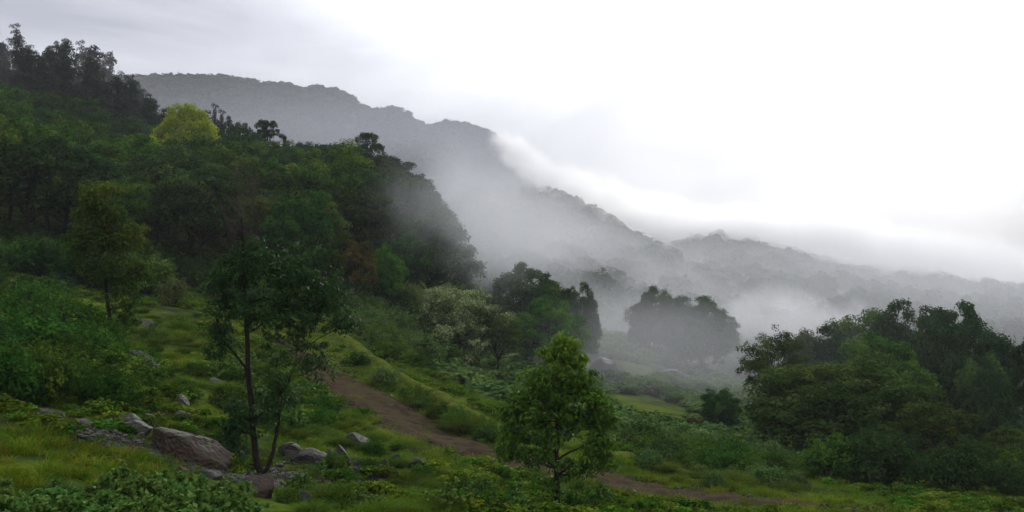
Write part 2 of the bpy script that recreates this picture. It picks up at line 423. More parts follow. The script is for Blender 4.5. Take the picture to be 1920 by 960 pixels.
bank = strip('mossy_bank', BANK, [.5, .8, .9, .95, .8, .7, .4], M['moss'], .05, rough=.8)
tag(bank, kind='structure', label='narrow yellow green mossy bank crest running beside the earth track')
tag(track, kind='structure', label='bare reddish brown earth track cut across the slope')

# ------------------------------------------------------------------ plant builders
class Tubes:
    def __init__(s): s.V, s.Fc, s.n = [], [], 0
    def add(s, pts, radii, k=6):
        pts = np.asarray(pts, float); m = len(pts)
        T = np.gradient(pts, axis=0); T /= np.linalg.norm(T, axis=1)[:, None] + 1e-9
        ref = np.array([1.0, .13, .07]) if abs(T[0, 0]) < .8 else np.array([.1, 1., .05])
        U = np.cross(T, ref); U /= np.linalg.norm(U, axis=1)[:, None]; W = np.cross(T, U)
        a = np.linspace(0, 2 * np.pi, k, endpoint=False)
        r = np.asarray(radii, float)[:, None, None]
        ring = pts[:, None] + r * (np.cos(a)[None, :, None] * U[:, None] + np.sin(a)[None, :, None] * W[:, None])
        s.V.append(ring.reshape(-1, 3))
        i = np.arange(m - 1)[:, None] * k; j = np.arange(k)[None]; j2 = (j + 1) % k
        s.Fc.append((np.stack([i + j, i + j2, i + k + j2, i + k + j], -1).reshape(-1, 4)) + s.n)
        s.n += m * k
    def limb(s, a, b, r0, r1, bend=.15, m=6, k=6, sag=0.0, g=rng):
        a, b = np.asarray(a, float), np.asarray(b, float)
        t = np.linspace(0, 1, m)[:, None]
        L = np.linalg.norm(b - a)
        off = g.normal(0, bend * L * .5, 3)
        p = a + (b - a) * t + off * np.sin(np.pi * t) + np.array([0, 0, sag * L]) * np.sin(np.pi * t)
        p[1:-1] += g.normal(0, .018 * L, (m - 2, 3))
        s.add(p, np.linspace(r0, r1, m), k)
        return p
    def mesh(s, name, mat):
        return mesh_np(name, np.vstack(s.V), np.vstack(s.Fc), mat, True)

def unit(n, g=rng):
    v = g.normal(size=(n, 3)); return v / np.linalg.norm(v, axis=1)[:, None]

class Leaves:
    """leaf blades; each is shaded partly with the roundness of the clump it belongs to"""
    def __init__(s): s.V, s.Fc, s.T, s.S, s.n = [], [], [], [], 0
    def add(s, C, N, size, tone, aspect=.55, fold=.12, tangent=None, g=rng, soft=None, mixn=.6):
        n = len(C)
        N = N / (np.linalg.norm(N, axis=1)[:, None] + 1e-9)
        t = (g.normal(size=(n, 3)) if tangent is None else tangent)
        t = t - N * (t * N).sum(1)[:, None]; t /= np.linalg.norm(t, axis=1)[:, None] + 1e-9
        b = np.cross(N, t)
        L = np.broadcast_to(size, (n,))[:, None]
        f = N * L * fold
        V = np.stack([C - t * L * .5, C - b * L * aspect * .5 + f + t * L * .04, C + t * L * .5 - f * .6, C + b * L * aspect * .5 + f + t * L * .04], 1)
        s.V.append(V.reshape(-1, 3)); s.Fc.append(np.arange(4 * n).reshape(n, 4) + s.n); s.n += 4 * n
        s.T.append(np.clip(np.broadcast_to(tone, (n,)), 0, 1))
        S = N if soft is None else N * (1 - mixn) + soft * mixn
        S = S / (np.linalg.norm(S, axis=1)[:, None] + 1e-9)
        s.S.append(np.repeat(S, 4, 0))
    def lobe(s, c, r, n, size, tone, up=.35, aspect=.55, shell=.5, g=rng, droop=0.0, centre=None, mixn=.65):
        """a clump of n leaves on and inside an ellipsoid"""
        d = unit(n, g)
        low = d[:, 2] < -.35
        d[low, 2] *= -1 * (g.random(low.sum()) < .6) * 2 + 1
        rad = shell + (1.08 - shell) * g.random(n) ** .6
        bump = 1 + .2 * np.sin(d[:, 0] * 5 + c[0] * 3) * np.sin(d[:, 1] * 5 + c[1] * 2)
        C = np.asarray(c) + d * (rad * bump)[:, None] * np.asarray(r)
        N = d + np.array([0, 0, up]) + g.normal(0, .34, (n, 3))
        soft = d + np.array([0, 0, up])
        if centre is not None:
            q = np.asarray(c) - np.asarray(centre); q = q / (np.linalg.norm(q) + 1e-6)
            soft = soft + q * .3
        tn = tone + g.normal(0, .16, n)
        tg = None
        if droop: tg = d * .6 + np.array([0, 0, -droop]) + g.normal(0, .4, (n, 3))
        s.add(C, N, size * (.7 + .6 * g.random(n)), tn, aspect, tangent=tg, g=g, soft=soft, mixn=mixn)
    def mesh(s, name, mat):
        V = np.vstack(s.V)
        return mesh_np(name, V, np.vstack(s.Fc), mat, False, {'tone': ('FACE', np.concatenate(s.T))}, np.vstack(s.S))

def broad_tree(name, Ht, W, mat, bark, seed, kind='round', leaf=.34, dens=1.0, tone=.5, trunk_r=None, base=.32, tspread=.2):
    """trunk mesh + crown mesh of a broad-leaved tree, foot at the origin"""
    g = np.random.default_rng(seed)
    tb, lv = Tubes(), Leaves()
    r0 = trunk_r or Ht * .020
    lobes = []
    if kind in ('round', 'low'):
        n = int(26 + g.integers(0, 8)); cz, rz, rx = Ht * .62, Ht * .37, W * .5
        if kind == 'low': n += 22; cz, rz = Ht * .52, Ht * .47
        i = np.arange(n) + .5
        zz = 1 - (1.6 if kind == 'round' else 1.85) * i / n; th = i * 2.399963 + g.random() * 6
        for z_, a in zip(zz, th):
            q = math.sqrt(max(0, 1 - z_ * z_)); s = g.uniform(.62, .86) if kind == 'round' else g.uniform(.70, .88)
            rr = W * g.uniform(.11, .215)
            lobes.append((np.array([q * math.cos(a) * rx * s, q * math.sin(a) * rx * s, cz + z_ * rz * s]) + g.normal(0, .03 * W, 3), np.array([rr, rr, rr * g.uniform(.62, .9)])))
        for _ in range(5):
            lobes.append((np.array([0, 0, cz]) + g.normal(0, .10 * W, 3), np.array([.22, .22, .2]) * W))
    elif kind == 'umbrella':
        for lev, (hz, rad, n) in enumerate([(.97, .26, 9), (.88, .46, 15), (.70, .40, 7)]):
            for k in range(n):
                a = 2 * math.pi * k / n + g.random(); s = rad * W * g.uniform(.35, 1.0)
                rr = W * g.uniform(.10, .15)
                lobes.append((np.array([math.cos(a) * s, math.sin(a) * s, Ht * (hz - .14 * (s / W) ** 2 * 4) - rr * .4 + g.normal(0, .01 * Ht)]), np.array([rr, rr, rr * .62])))
    elif kind == 'tall':
        n = 30
        for k in range(n):
            f = k / (n - 1); hz = Ht * (.22 + .76 * f)
            s = W * .5 * (1.0 - .85 * f ** 1.6) * g.uniform(.15, 1.0); a = k * 2.4 + g.random()
            rr = W * g.uniform(.10, .19) * (1 - .45 * f)
            lobes.append((np.array([math.cos(a) * s, math.sin(a) * s, hz - rr + g.normal(0, .03 * Ht)]), np.array([rr, rr, rr * g.uniform(.8, 1.3)])))
    elif kind == 'layered':
        for k in range(44):
            hz = g.uniform(.12, .95); mx = .5 * W * (1.08 - .85 * hz ** 1.8)
            a = k * 2.4 + g.random(); s = mx * g.uniform(.3, .98)
            rr = W * g.uniform(.08, .14)
            lobes.append((np.array([math.cos(a) * s, math.sin(a) * s, Ht * hz]), np.array([rr, rr, rr * .38])))
    for c, r in lobes:
        rm = float(np.mean(r)); ltone = tone + g.normal(0, tspread)
        if kind in ('round', 'low', 'layered', 'umbrella'):
            # every limb end carries smaller puffs of leaves, most of them on its upper and outer side
            out = c * np.array([1, 1, 0]); out = out / (np.linalg.norm(out) + 1e-6)
            npf = int(g.integers(6, 9))
            for _ in range(npf):
                d_ = unit(1, g)[0] * .8 + out * .45 + np.array([0, 0, .35])
                d_ /= np.linalg.norm(d_)
                pr = rm * g.uniform(.34, .60)
                pc = c + d_ * np.asarray(r) * g.uniform(.55, 1.0)
                lv.lobe(pc, (pr, pr, pr * g.uniform(.55, .85)), max(16, int(dens * 8.5 * pr * pr / (leaf * leaf * .55))), leaf, ltone + g.normal(0, .14), up=.5, g=g, shell=.35, centre=(0, 0, Ht * .45), mixn=.6)
        else:
            lv.lobe(c, r, max(30, int(dens * 13.5 * rm ** 2 / (leaf * leaf * .55))), leaf, ltone, g=g)
    fork = Ht * base
    lean = g.normal(0, .02 * Ht, 2)
    top = np.array([lean[0], lean[1], Ht * (.8 if kind != 'tall' else .96)])
    p = tb.limb((0, 0, -.6), top, r0 * 1.25, r0 * .25, .05, 9, 8, g=g)
    order = sorted(lobes, key=lambda l: l[0][2])
    for c, r in order[:: (1 if kind in ('umbrella', 'tall', 'layered') else 2)]:
        hz = min(max(fork, c[2] * .55 if kind != 'tall' else c[2] - W * .12), top[2] * .93)
        f = np.clip((hz + .6) / (top[2] + .6), 0, 1)
        a = np.array([np.interp(f, np.linspace(0, 1, 9), p[:, i]) for i in range(3)])
        tb.limb(a, c, r0 * (.42 if kind != 'tall' else .2), r0 * .08, .12, 5, 5, g=g)
    return {'trunk': tb.mesh(name + '_trunk', bark), 'crown': lv.mesh(name + '_crown', mat), 'h': Ht, 'w': W}

def plant_tree(proto, name, loc, height, rz=None, wide=1.0, label=None, cat='tree', group=None, tilt=0.0):
    root = link(name, None)
    root.empty_display_size = .5
    s = height / proto['h']
    root.location = loc
    root.rotation_euler = (random.uniform(-tilt, tilt), random.uniform(-tilt, tilt), random.uniform(0, 6.28) if rz is None else rz)
    root.scale = (s * wide, s * wide, s)
    for part in ('trunk', 'crown', 'stem', 'foliage', 'dead_top'):
        if part in proto: link(part, proto[part], root)
    tag(root, label, cat, group)
    return root
def tree_at(proto, name, u, vtop, d, label, wide_px=None, **k):
    """tree rooted d metres ahead under the pixel column u whose top reaches the pixel row vtop"""
    p = on(u, d)
    h = (480 - vtop) / F * d - p.z
    wide = 1.0
    if wide_px: wide = (wide_px / F * d) / (proto['w'] * h / proto['h'])
    return plant_tree(proto, name, p, h, wide=wide, label=label, **k)

ROUND = [broad_tree('round%d' % i, 11, 9.5 + .5 * (i % 3), M['forest'], M['bark'], 100 + i, 'round', .36, tone=.42 + .05 * (i % 3)) for i in range(5)]
ROUND_D = [broad_tree('roundd%d' % i, 11, 9, M['forest_dark'], M['bark'], 140 + i, 'round', .36) for i in range(3)]
OLIVE = [broad_tree('olive%d' % i, 11, 10, M['olive'], M['bark'], 160 + i, 'round', .32) for i in range(2)]
UMB = [broad_tree('umb%d' % i, 13, 9, M['forest_dark'], M['bark'], 180 + i, 'umbrella', .32, dens=.9, base=.5) for i in range(2)]
TALL = [broad_tree('tall%d' % i, 16, 8.5, M['tall'], M['bark'], 200 + i, 'tall', .42, dens=.85, base=.2) for i in range(4)]
LAYER = [broad_tree('layer%d' % i, 8, 9, M['olive'], M['bark'], 220 + i, 'layered', .24, dens=1.0) for i in range(2)]
LOW = [broad_tree('low%d' % i, 9, 9.5, [M['olive'], M['grove'], M['forest']][i % 3], M['bark'], 260 + i, 'low', .27) for i in (0, 1, 2, 4, 5)]
LOW.insert(3, LOW[0])
YEL = broad_tree('yellow', 12, 11, M['yellow'], M['bark'], 240, 'low', .34, tone=.62)
RUS = broad_tree('russet', 8, 5, M['russet'], M['bark'], 241, 'round', .26, tone=.5)
BLOOM = broad_tree('bloom', 9, 9, M['pale_bloom'], M['bark'], 242, 'low', .26, tone=.70, tspread=.16)
AIRY = broad_tree('airy', 9, 7, M['olive'], M['bark'], 243, 'round', .2, dens=.42)

# ------------------------------------------------------------------ the forest on the left hill
taken = []
def claim(x, y, r): taken.append((x, y, r))
def free(x, y, r):
    return all((x - a) ** 2 + (y - b) ** 2 > (r * .5 + c * .5) ** 2 for a, b, c in taken)

def named(proto, name, u, vtop, d, label, wide_px=None, r=6, **k):
    o = tree_at(proto, name, u, vtop, d, label, wide_px, **k)
    claim(o.location.x, o.location.y, r)
    return o
named(YEL, 'broadleaf_tree', 345, 201, 168, 'bright yellow green domed tree standing out on the forest skyline', 118, r=7)
named(UMB[0], 'umbrella_tree', 500, 224, 172, 'dark flat topped umbrella tree on the skyline right of the yellow green tree', 66, r=5)
named(UMB[1], 'umbrella_tree', 690, 248, 168, 'flat topped umbrella tree farthest right on the forest skyline', 70, r=5)
named(RUS, 'broadleaf_tree', 668, 446, 96, 'small russet leaved tree at the lower right edge of the forest', 78, r=3)
named(ROUND[0], 'broadleaf_tree', 560, 372, 98, 'fresh green leafy tree behind the top of the dead tipped tree', 120, r=5)
named(ROUND[3], 'broadleaf_tree', 612, 430, 96, 'bright green creeper covered tree left of the russet tree', 90, r=4)
named(ROUND[1], 'broadleaf_tree', 728, 470, 104, 'round green tree just right of the russet tree', 70, r=4)
named(ROUND[2], 'broadleaf_tree', 95, 275, 104, 'wide dark green tree above the golden topped slender tree', 190, r=7)
named(ROUND[4], 'broadleaf_tree', 140, 222, 140, 'domed dark green tree in the upper left forest', 140, r=7)

for u, v in [(360, 198), (374, 206), (387, 202), (403, 197), (416, 208), (430, 214), (445, 220), (460, 226)]:
    named(TALL[(u // 3) % 4], 'tall_tree', u, v, 222, 'dark pointed tree in the short row right behind the yellow green tree', 52, r=3, group='pointed trees behind the yellow green tree')
named(TALL[2], 'tall_tree', 30, 48, 244, 'highest hazy tree in the top left corner of the hill', 80, r=4)
named(TALL[0], 'tall_tree', 205, 88, 246, 'hazy pointed tree at the right shoulder of the top left trees', 70, r=4)
edge_u = [-400, 0, 300, 430, 560, 680, 800, 860]
edge_d = [80, 88, 92, 90, 96, 104, 112, 125]
n_forest = 0
for _ in range(9000):
    d = rng.uniform(84, 268); u = rng.uniform(-110, 815)
    if d < np.interp(u, edge_u, edge_d) + 2: continue
    if d > np.interp(u, [-200, 290, 330, 480, 760, 820, 860], [270, 262, 232, 222, 185, 165, 150]): continue
    x = (u - 960) / F * d
    sp = np.interp(d, [85, 130, 260], [5.4, 6.6, 7.2])
    upper = d > np.interp(u, [-200, 0, 300, 480], [196, 196, 205, 205]) and u < 480
    if upper: sp = 5.2
    if not free(x, d, sp): continue
    z = h1(x, d)
    if upper:
        ht = rng.uniform(12.5, 19.5); p = TALL[rng.integers(4)]
        cap = (480 - np.interp(u, [0, 30, 70, 110, 210, 255, 300, 480], [56, 52, 86, 60, 92, 128, 190, 235]) - rng.uniform(0, 26)) / F * d - z
        ht = max(7, min(ht, cap))
        o = plant_tree(p, 'tall_tree', (x, d, z - .2), ht, wide=rng.uniform(.85, 1.2), tilt=.04, label='tall dark tree among the hazy pointed trees at the top left of the hill', group='hazy tall trees at the top left of the hill')
    else:
        ht = rng.uniform(8.0, 12.5) * np.interp(d, [85, 110], [.82, 1.0])
        sky_v = np.interp(u, [0, 300, 400, 470, 540, 640, 760, 800, 860], [150, 215, 235, 258, 250, 272, 300, 372, 520])
        if d < 172:                                    # trees in front stay below the foot of the landmark crowns
            sky_v = max(sky_v, np.interp(u, [255, 285, 410, 435], [0, 262, 262, 0]), np.interp(u, [455, 470, 530, 545], [0, 272, 272, 0]), np.interp(u, [645, 660, 722, 735], [0, 296, 296, 0]))
        ht = min(ht, max(4.5, (480 - sky_v) / F * d - z))
        q = rng.random()
        right = u > 520 and d > 125
        pool = ROUND_D if (q < (.65 if right else .25)) else (OLIVE if q > .90 else ROUND)
        p = pool[rng.integers(len(pool))]
        if right:
            lab, grp = 'dark broad leaved tree on the forested spur fading into the mist', 'trees on the forested spur beside the mist'
        elif d < 125:
            lab, grp = 'green broad leaved tree near the lower edge of the left hill forest', 'trees along the lower edge of the forest'
        else:
            lab, grp = 'dark green broad leaved tree in the middle of the left hill forest', 'trees in the middle of the forest'
        o = plant_tree(p, 'broadleaf_tree', (x, d, z - .2), ht, wide=rng.uniform(.85, 1.15), label=lab, group=grp, tilt=.05)
    claim(x, d, sp); n_forest += 1
print('forest trees', n_forest)

# ------------------------------------------------------------------ trees in the gully and on the right
named(BLOOM, 'flowering_tree', 862, 541, 100, 'round tree covered in pale blossom left of the dark gully trees', 140)
for u, vt, d, w, lab in [(985, 514, 122, 160, 'broad dark tree in thin mist right behind the pale blossoming tree'),
                         (1030, 570, 112, 130, 'rounded green tree in front of the dark gully clump'),
                         (1086, 548, 120, 75, 'narrow hazy tree at the right end of the gully clump')]:
    named(LOW[1] if u != 1030 else LOW[2], 'broadleaf_tree', u, vt, d, lab, w)
named(AIRY, 'broadleaf_tree', 935, 590, 99, 'slim pale trunked tree below the dark gully trees', 90)
named(ROUND[2], 'broadleaf_tree', 822, 640, 90, 'bushy green tree below the pale blossoming tree', 80)
named(LOW[4], 'broadleaf_tree', 1228, 548, 143, 'left of two hazy trees standing in the mist', 88)
named(LOW[5], 'broadleaf_tree', 1312, 568, 138, 'right of two hazy trees standing in the mist', 122)
named(LOW[4], 'broadleaf_tree', 1352, 735, 84, 'small dark tree standing alone among the valley brush', 72)
named(AIRY, 'broadleaf_tree', 1446, 624, 92, 'airy tree with a bare lower trunk at the left of the right grove', 125)
named(LOW[4], 'broadleaf_tree', 1550, 622, 108, 'dark tree at the left shoulder of the right grove skyline', 160)
named(LOW[5], 'broadleaf_tree', 1632, 603, 112, 'broad tree in the middle of the right grove skyline', 180)
named(LOW[1], 'broadleaf_tree', 1712, 594, 108, 'dark spreading tree at the highest point of the right grove', 190)
named(LOW[1], 'broadleaf_tree', 1800, 597, 104, 'large dark tree at the right end of the right grove skyline', 185)
named(LOW[2], 'broadleaf_tree', 1650, 648, 98, 'green domed tree in front of the right grove skyline', 170)
named(LOW[4], 'broadleaf_tree', 1850, 680, 92, 'dark leafy tree low on the right flank of the grove', 110)
named(LOW[0], 'broadleaf_tree', 1560, 688, 72, 'wide olive green tree with low spreading limbs in front of the grove', 290)
named(LAYER[0], 'broadleaf_tree', 1750, 752, 62, 'tree with flat layered foliage at the lower right', 250)
named(LAYER[1], 'broadleaf_tree', 1885, 800, 60, 'brownish layered bushy tree at the right edge above the field', 130)
named(ROUND_D[2], 'broadleaf_tree', 1945, 625, 80, 'dark tree cut by the right edge of the view', 90)

# ------------------------------------------------------------------ slender trees near the viewpoint
def slender_tree(name, u0, v0, d, stems, blobs, mats, bark, label, leaf=.14, clump=.24, per=34, seed=1, dead=None, twig_r=.010, full=1.0, spread=1.0):
    """stems: lists of (u, v, radius in metres, depth offset); blobs: (u, v, ru, rv, clumps, tone)"""
    g = np.random.default_rng(seed)
    s = d / F
    p0 = on(u0, d)
    loc = lambda u, v, dy=0.0: np.array([(u - u0) * s, dy, (v0 - v) * s])
    tb, lv = Tubes(), Leaves()
    nodes = []
    for st in stems:
        pts = np.array([loc(q[0], q[1], q[3] if len(q) > 3 else 0) for q in st]); rad = [q[2] for q in st]
        t = np.linspace(0, len(pts) - 1, (len(pts) - 1) * 5 + 1)
        pp = np.stack([np.interp(t, np.arange(len(pts)), pts[:, i]) for i in range(3)], 1)
        k = np.array([1, 2, 3, 2, 1]) / 9.0
        for i in range(3): pp[2:-2, i] = np.convolve(pp[:, i], k, 'valid')
        pp[1:-1] += g.normal(0, .012, (len(pp) - 2, 3))
        pp[0, 2] -= .5
        rr = np.interp(t, np.arange(len(pts)), rad)
        tb.add(pp, rr, 8)
        nodes += [(a, b) for a, b in zip(pp, rr)]
    NP = np.array([a for a, _ in nodes]); NR = np.array([b for _, b in nodes])
    for (u, v, ru, rv, n, tone) in blobs:
        c = loc(u, v)
        # one limb from the stem to each blob, then a twig from the limb to each clump
        dist = np.linalg.norm(NP - c, axis=1) + np.maximum(0, NP[:, 2] - c[2] + .3) * 1.5
        a = NP[dist.argmin()]; ra = NR[dist.argmin()]
        limb = tb.limb(a, c, min(ra * .55, .045), twig_r * 1.3, .16, 8, 6, g=g)
        for _ in range(int(n * full)):
            q = unit(1, g)[0] * g.random() ** .45
            cc = c + q * np.array([ru * s, ru * s * .9, rv * s]) * spread
            li = limb[2 + np.linalg.norm(limb[2:] - cc, axis=1).argmin()]
            tb.limb(li, cc, twig_r, twig_r * .35, .2, 5, 4, g=g)
            r = clump * g.uniform(.6, 1.25)
            lv.lobe(cc, (r, r, r * .8), int(per * g.uniform(.7, 1.3)), leaf, tone + g.normal(0, .12), up=.3, aspect=.42, shell=.25, g=g, droop=.5)
    root = link(name, None); root.location = p0
    link('trunk', tb.mesh(name + '_trunk', bark), root)
    link('crown', lv.mesh(name + '_crown', mats), root)
    if dead:
        dt = Tubes()
        for (ua, va, ub, vb, n) in dead:
            a, b = loc(ua, va), loc(ub, vb)
            L = np.linalg.norm(b - a)
            main = dt.limb(a, b, .035, .008, .03, 12, 6, g=g)
            for k in range(n):
                q = main[g.integers(1, 12)]
                e_ = q + np.array([g.normal(0, .33), g.normal(0, .33), g.uniform(.10, .6)])
                tw = dt.limb(q, e_, .009, .003, .2, 5, 4, g=g)
                for _ in range(4):
                    w0 = tw[g.integers(1, 5)]
                    dt.limb(w0, w0 + np.array([g.normal(0, .15), g.normal(0, .15), g.uniform(.02, .26)]), .005, .002, .2, 3, 3, g=g)
        link('dead_top', dt.mesh('dead_top', M['twig']), root)['label'] = 'bare brown dead twigs at the top'
    tag(root, label, 'tree')
    return root

slender_tree('slender_tree', 490, 888, 33,
    [[(490, 888, .115), (478, 840, .10), (474, 780, .095), (466, 700, .08), (462, 600, .065), (456, 480, .05), (452, 400, .03)],
     [(492, 888, .075), (510, 850, .06, .1), (518, 800, .05, .15), (524, 745, .03, .2), (545, 690, .02, .3)],
     [(466, 690, .045), (440, 655, .035, -.1), (414, 622, .03, -.2), (408, 585, .02, -.2)]],
    [(505, 495, 60, 42, 26, .45), (565, 520, 62, 55, 34, .5), (600, 565, 50, 45, 26, .6), (520, 585, 70, 45, 34, .4), (425, 570, 42, 55, 22, .35),
     (445, 510, 42, 36, 16, .4), (475, 480, 45, 30, 12, .45), (555, 650, 50, 34, 12, .6), (530, 725, 48, 30, 12, .55), (495, 765, 30, 40, 10, .45),
     (440, 790, 26, 55, 20, .35), (440, 850, 26, 30, 12, .4), (600, 680, 34, 26, 5, .75), (640, 600, 22, 26, 6, .55), (410, 640, 24, 30, 6, .35)],
    M['sapling'], M['bark'], 'dark forked slender tree with a bare dead tip among the rocks', leaf=.15, clump=.25, per=30, seed=11, full=1.9, spread=1.22,
    dead=[(454, 450, 444, 318, 46), (458, 470, 476, 340, 26), (456, 480, 412, 372, 22)])
slender_tree('slender_tree', 208, 657, 49,
    [[(208, 657, .10), (206, 600, .09), (200, 540, .08), (194, 460, .06), (190, 380, .04), (188, 345, .02)]],
    [(185, 358, 40, 22, 20, .85), (172, 400, 48, 34, 26, .6), (205, 410, 34, 34, 18, .55), (242, 440, 34, 30, 20, .75), (150, 458, 34, 34, 18, .4),
     (190, 455, 40, 30, 20, .4), (215, 505, 50, 30, 24, .4), (262, 508, 26, 30, 14, .55), (232, 560, 34, 24, 10, .4), (165, 505, 24, 22, 6, .35), (240, 600, 24, 22, 6, .4)],
    M['gold_top'], M['bark'], 'slender straight tree with a golden olive top on the left slope', leaf=.19, clump=.36, per=32, seed=12, full=1.5)
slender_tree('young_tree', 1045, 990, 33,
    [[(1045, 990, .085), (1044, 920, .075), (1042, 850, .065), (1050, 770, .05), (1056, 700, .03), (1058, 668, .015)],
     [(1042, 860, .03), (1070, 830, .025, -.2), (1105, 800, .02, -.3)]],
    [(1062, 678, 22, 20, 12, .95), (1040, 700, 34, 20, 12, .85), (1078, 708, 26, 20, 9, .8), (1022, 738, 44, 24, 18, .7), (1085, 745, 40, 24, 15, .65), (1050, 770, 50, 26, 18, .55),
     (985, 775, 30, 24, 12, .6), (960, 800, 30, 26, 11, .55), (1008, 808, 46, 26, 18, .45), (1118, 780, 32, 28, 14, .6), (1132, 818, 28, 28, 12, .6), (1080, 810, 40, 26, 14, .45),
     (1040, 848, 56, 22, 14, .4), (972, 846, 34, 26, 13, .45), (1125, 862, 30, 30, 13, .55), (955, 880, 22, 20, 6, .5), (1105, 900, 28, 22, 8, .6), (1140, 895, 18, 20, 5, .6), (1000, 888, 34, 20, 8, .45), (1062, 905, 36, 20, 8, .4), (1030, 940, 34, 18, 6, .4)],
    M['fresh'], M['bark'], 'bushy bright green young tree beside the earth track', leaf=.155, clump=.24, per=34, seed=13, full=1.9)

# ------------------------------------------------------------------ shrubs, herbs and tussocks
def shrub_proto(name, Wd, Ht, mat, seed, leaf, n_lobes=14, dens=1.0, aspect=.5, tone=.5, lob=(.16, .26)):
    g = np.random.default_rng(seed)
    tb, lv = Tubes(), Leaves()
    for k in range(n_lobes):
        a = k * 2.4 + g.random(); s = Wd * .5 * math.sqrt((k + .5) / n_lobes) * .85
        hz = Ht * (1 - .75 * (s / (Wd * .5)) ** 2) * g.uniform(.65, 1.0)
        r = Wd * g.uniform(*lob)
        c = np.array([math.cos(a) * s, math.sin(a) * s, max(hz - r * .6, r * .2)])
        lv.lobe(c, (r, r, r * .85), int(dens * 10 * r * r / (leaf * leaf * aspect)), leaf, tone + g.normal(0, .2), aspect=aspect, shell=.45, g=g)
        for _ in range(3):                              # leafy shoots that break the outline
            dv = unit(1, g)[0] * .7 + np.array([math.cos(a) * .5, math.sin(a) * .5, .9]); dv /= np.linalg.norm(dv)
            ln_ = r * g.uniform(1.2, 1.9); nn = int(g.integers(12, 20))
            tt_ = np.linspace(.45, 1, nn)[:, None]
            Cs = c + dv * ln_ * tt_ + g.normal(0, .05 * Wd * .5, (nn, 3))
            lv.add(Cs, unit(nn, g) + np.array([0, 0, .7]), leaf * g.uniform(.7, 1.2, nn), tone + .1 + g.normal(0, .2, nn), aspect, g=g)
            tb.limb(c, c + dv * ln_, .006 * Wd, .002 * Wd, .08, 4, 4, g=g)
        tb.limb((g.normal(0, .05), g.normal(0, .05), -.15), c + np.array([0, 0, r * .3]), .018 * Wd, .005 * Wd, .15, 5, 5, g=g)
    return {'stem': tb.mesh(name + '_stem', M['bark']), 'foliage': lv.mesh(name + '_foliage', mat), 'h': Ht, 'w': Wd}

def blades(base, L, dirs, width, tone, g, bend=.5):
    """arching blades: 3 sections each -> quads"""
    n = len(base)
    dirs = dirs / np.linalg.norm(dirs, axis=1)[:, None]
    side = np.cross(dirs, np.array([0, 0, 1.0]) + g.normal(0, .2, (n, 3))); side /= np.linalg.norm(side, axis=1)[:, None] + 1e-9
    out = dirs * np.array([1, 1, 0]); 
    rows = []
    for t, wf in ((0, 1), (.5, .8), (1, .12)):
        c = base + dirs * (L * t)[:, None] + out * (L * bend * t * t)[:, None] - np.array([0, 0, 1]) * (L * bend * .55 * t * t)[:, None]
        rows += [c - side * (width * wf * .5)[:, None], c + side * (width * wf * .5)[:, None]]
    V = np.stack(rows, 1).reshape(-1, 3)
    i = np.arange(n)[:, None] * 6
    Fc = np.concatenate([i + np.array([[0, 1, 3, 2]]), i + np.array([[2, 3, 5, 4]])], 1).reshape(-1, 4)
    return V, Fc, np.repeat(np.clip(tone, 0, 1), 2)

def tussock_proto(name, Wd, Ht, mat, seed, n=900):
    g = np.random.default_rng(seed)
    a = g.uniform(0, 2 * np.pi, n); sp = g.random(n) ** .7
    base = np.stack([np.cos(a) * sp * Wd * .22, np.sin(a) * sp * Wd * .22, np.full(n, -.03)], 1)
    dirs = np.stack([np.cos(a) * sp * .8 + g.normal(0, .2, n), np.sin(a) * sp * .8 + g.normal(0, .2, n), np.full(n, 1.0)], 1)
    V, Fc, T = blades(base, Ht * g.uniform(.7, 1.25, n), dirs, g.uniform(.010, .020, n), .5 + g.normal(0, .22, n), g, .75)
    return {'foliage': mesh_np(name, V, Fc, mat, False, {'tone': ('FACE', T)}), 'h': Ht, 'w': Wd}

LEAFY = [shrub_proto('leafy%d' % i, 2.2, 1.6, M['shrub'], 300 + i, .15, 16) for i in range(4)]
BRUSH = [shrub_proto('brush%d' % i, 2.6, 1.5, M['brush'], 320 + i, .17, 15, tone=.5) for i in range(4)]
DARKS = [shrub_proto('darks%d' % i, 2.6, 2.0, M['dark_shrub'], 340 + i, .16, 18) for i in range(2)]
HERB = [shrub_proto('herb%d' % i, 1.1, .8, M['herb'], 360 + i, .17, 9, dens=.55, aspect=.6, lob=(.18, .28)) for i in range(3)]
TUSS = [tussock_proto('tussock%d' % i, 1.3, .75, M['tussock'], 380 + i) for i in range(3)]
_bl = leaf_mat('pale_shrub_leaf', [(0, (.035, .065, .016)), (1, (.13, .165, .05))], .25, vary=.05)
PALE = shrub_proto('pale_shrub', 2.0, 1.8, _bl, 390, .15, 14)

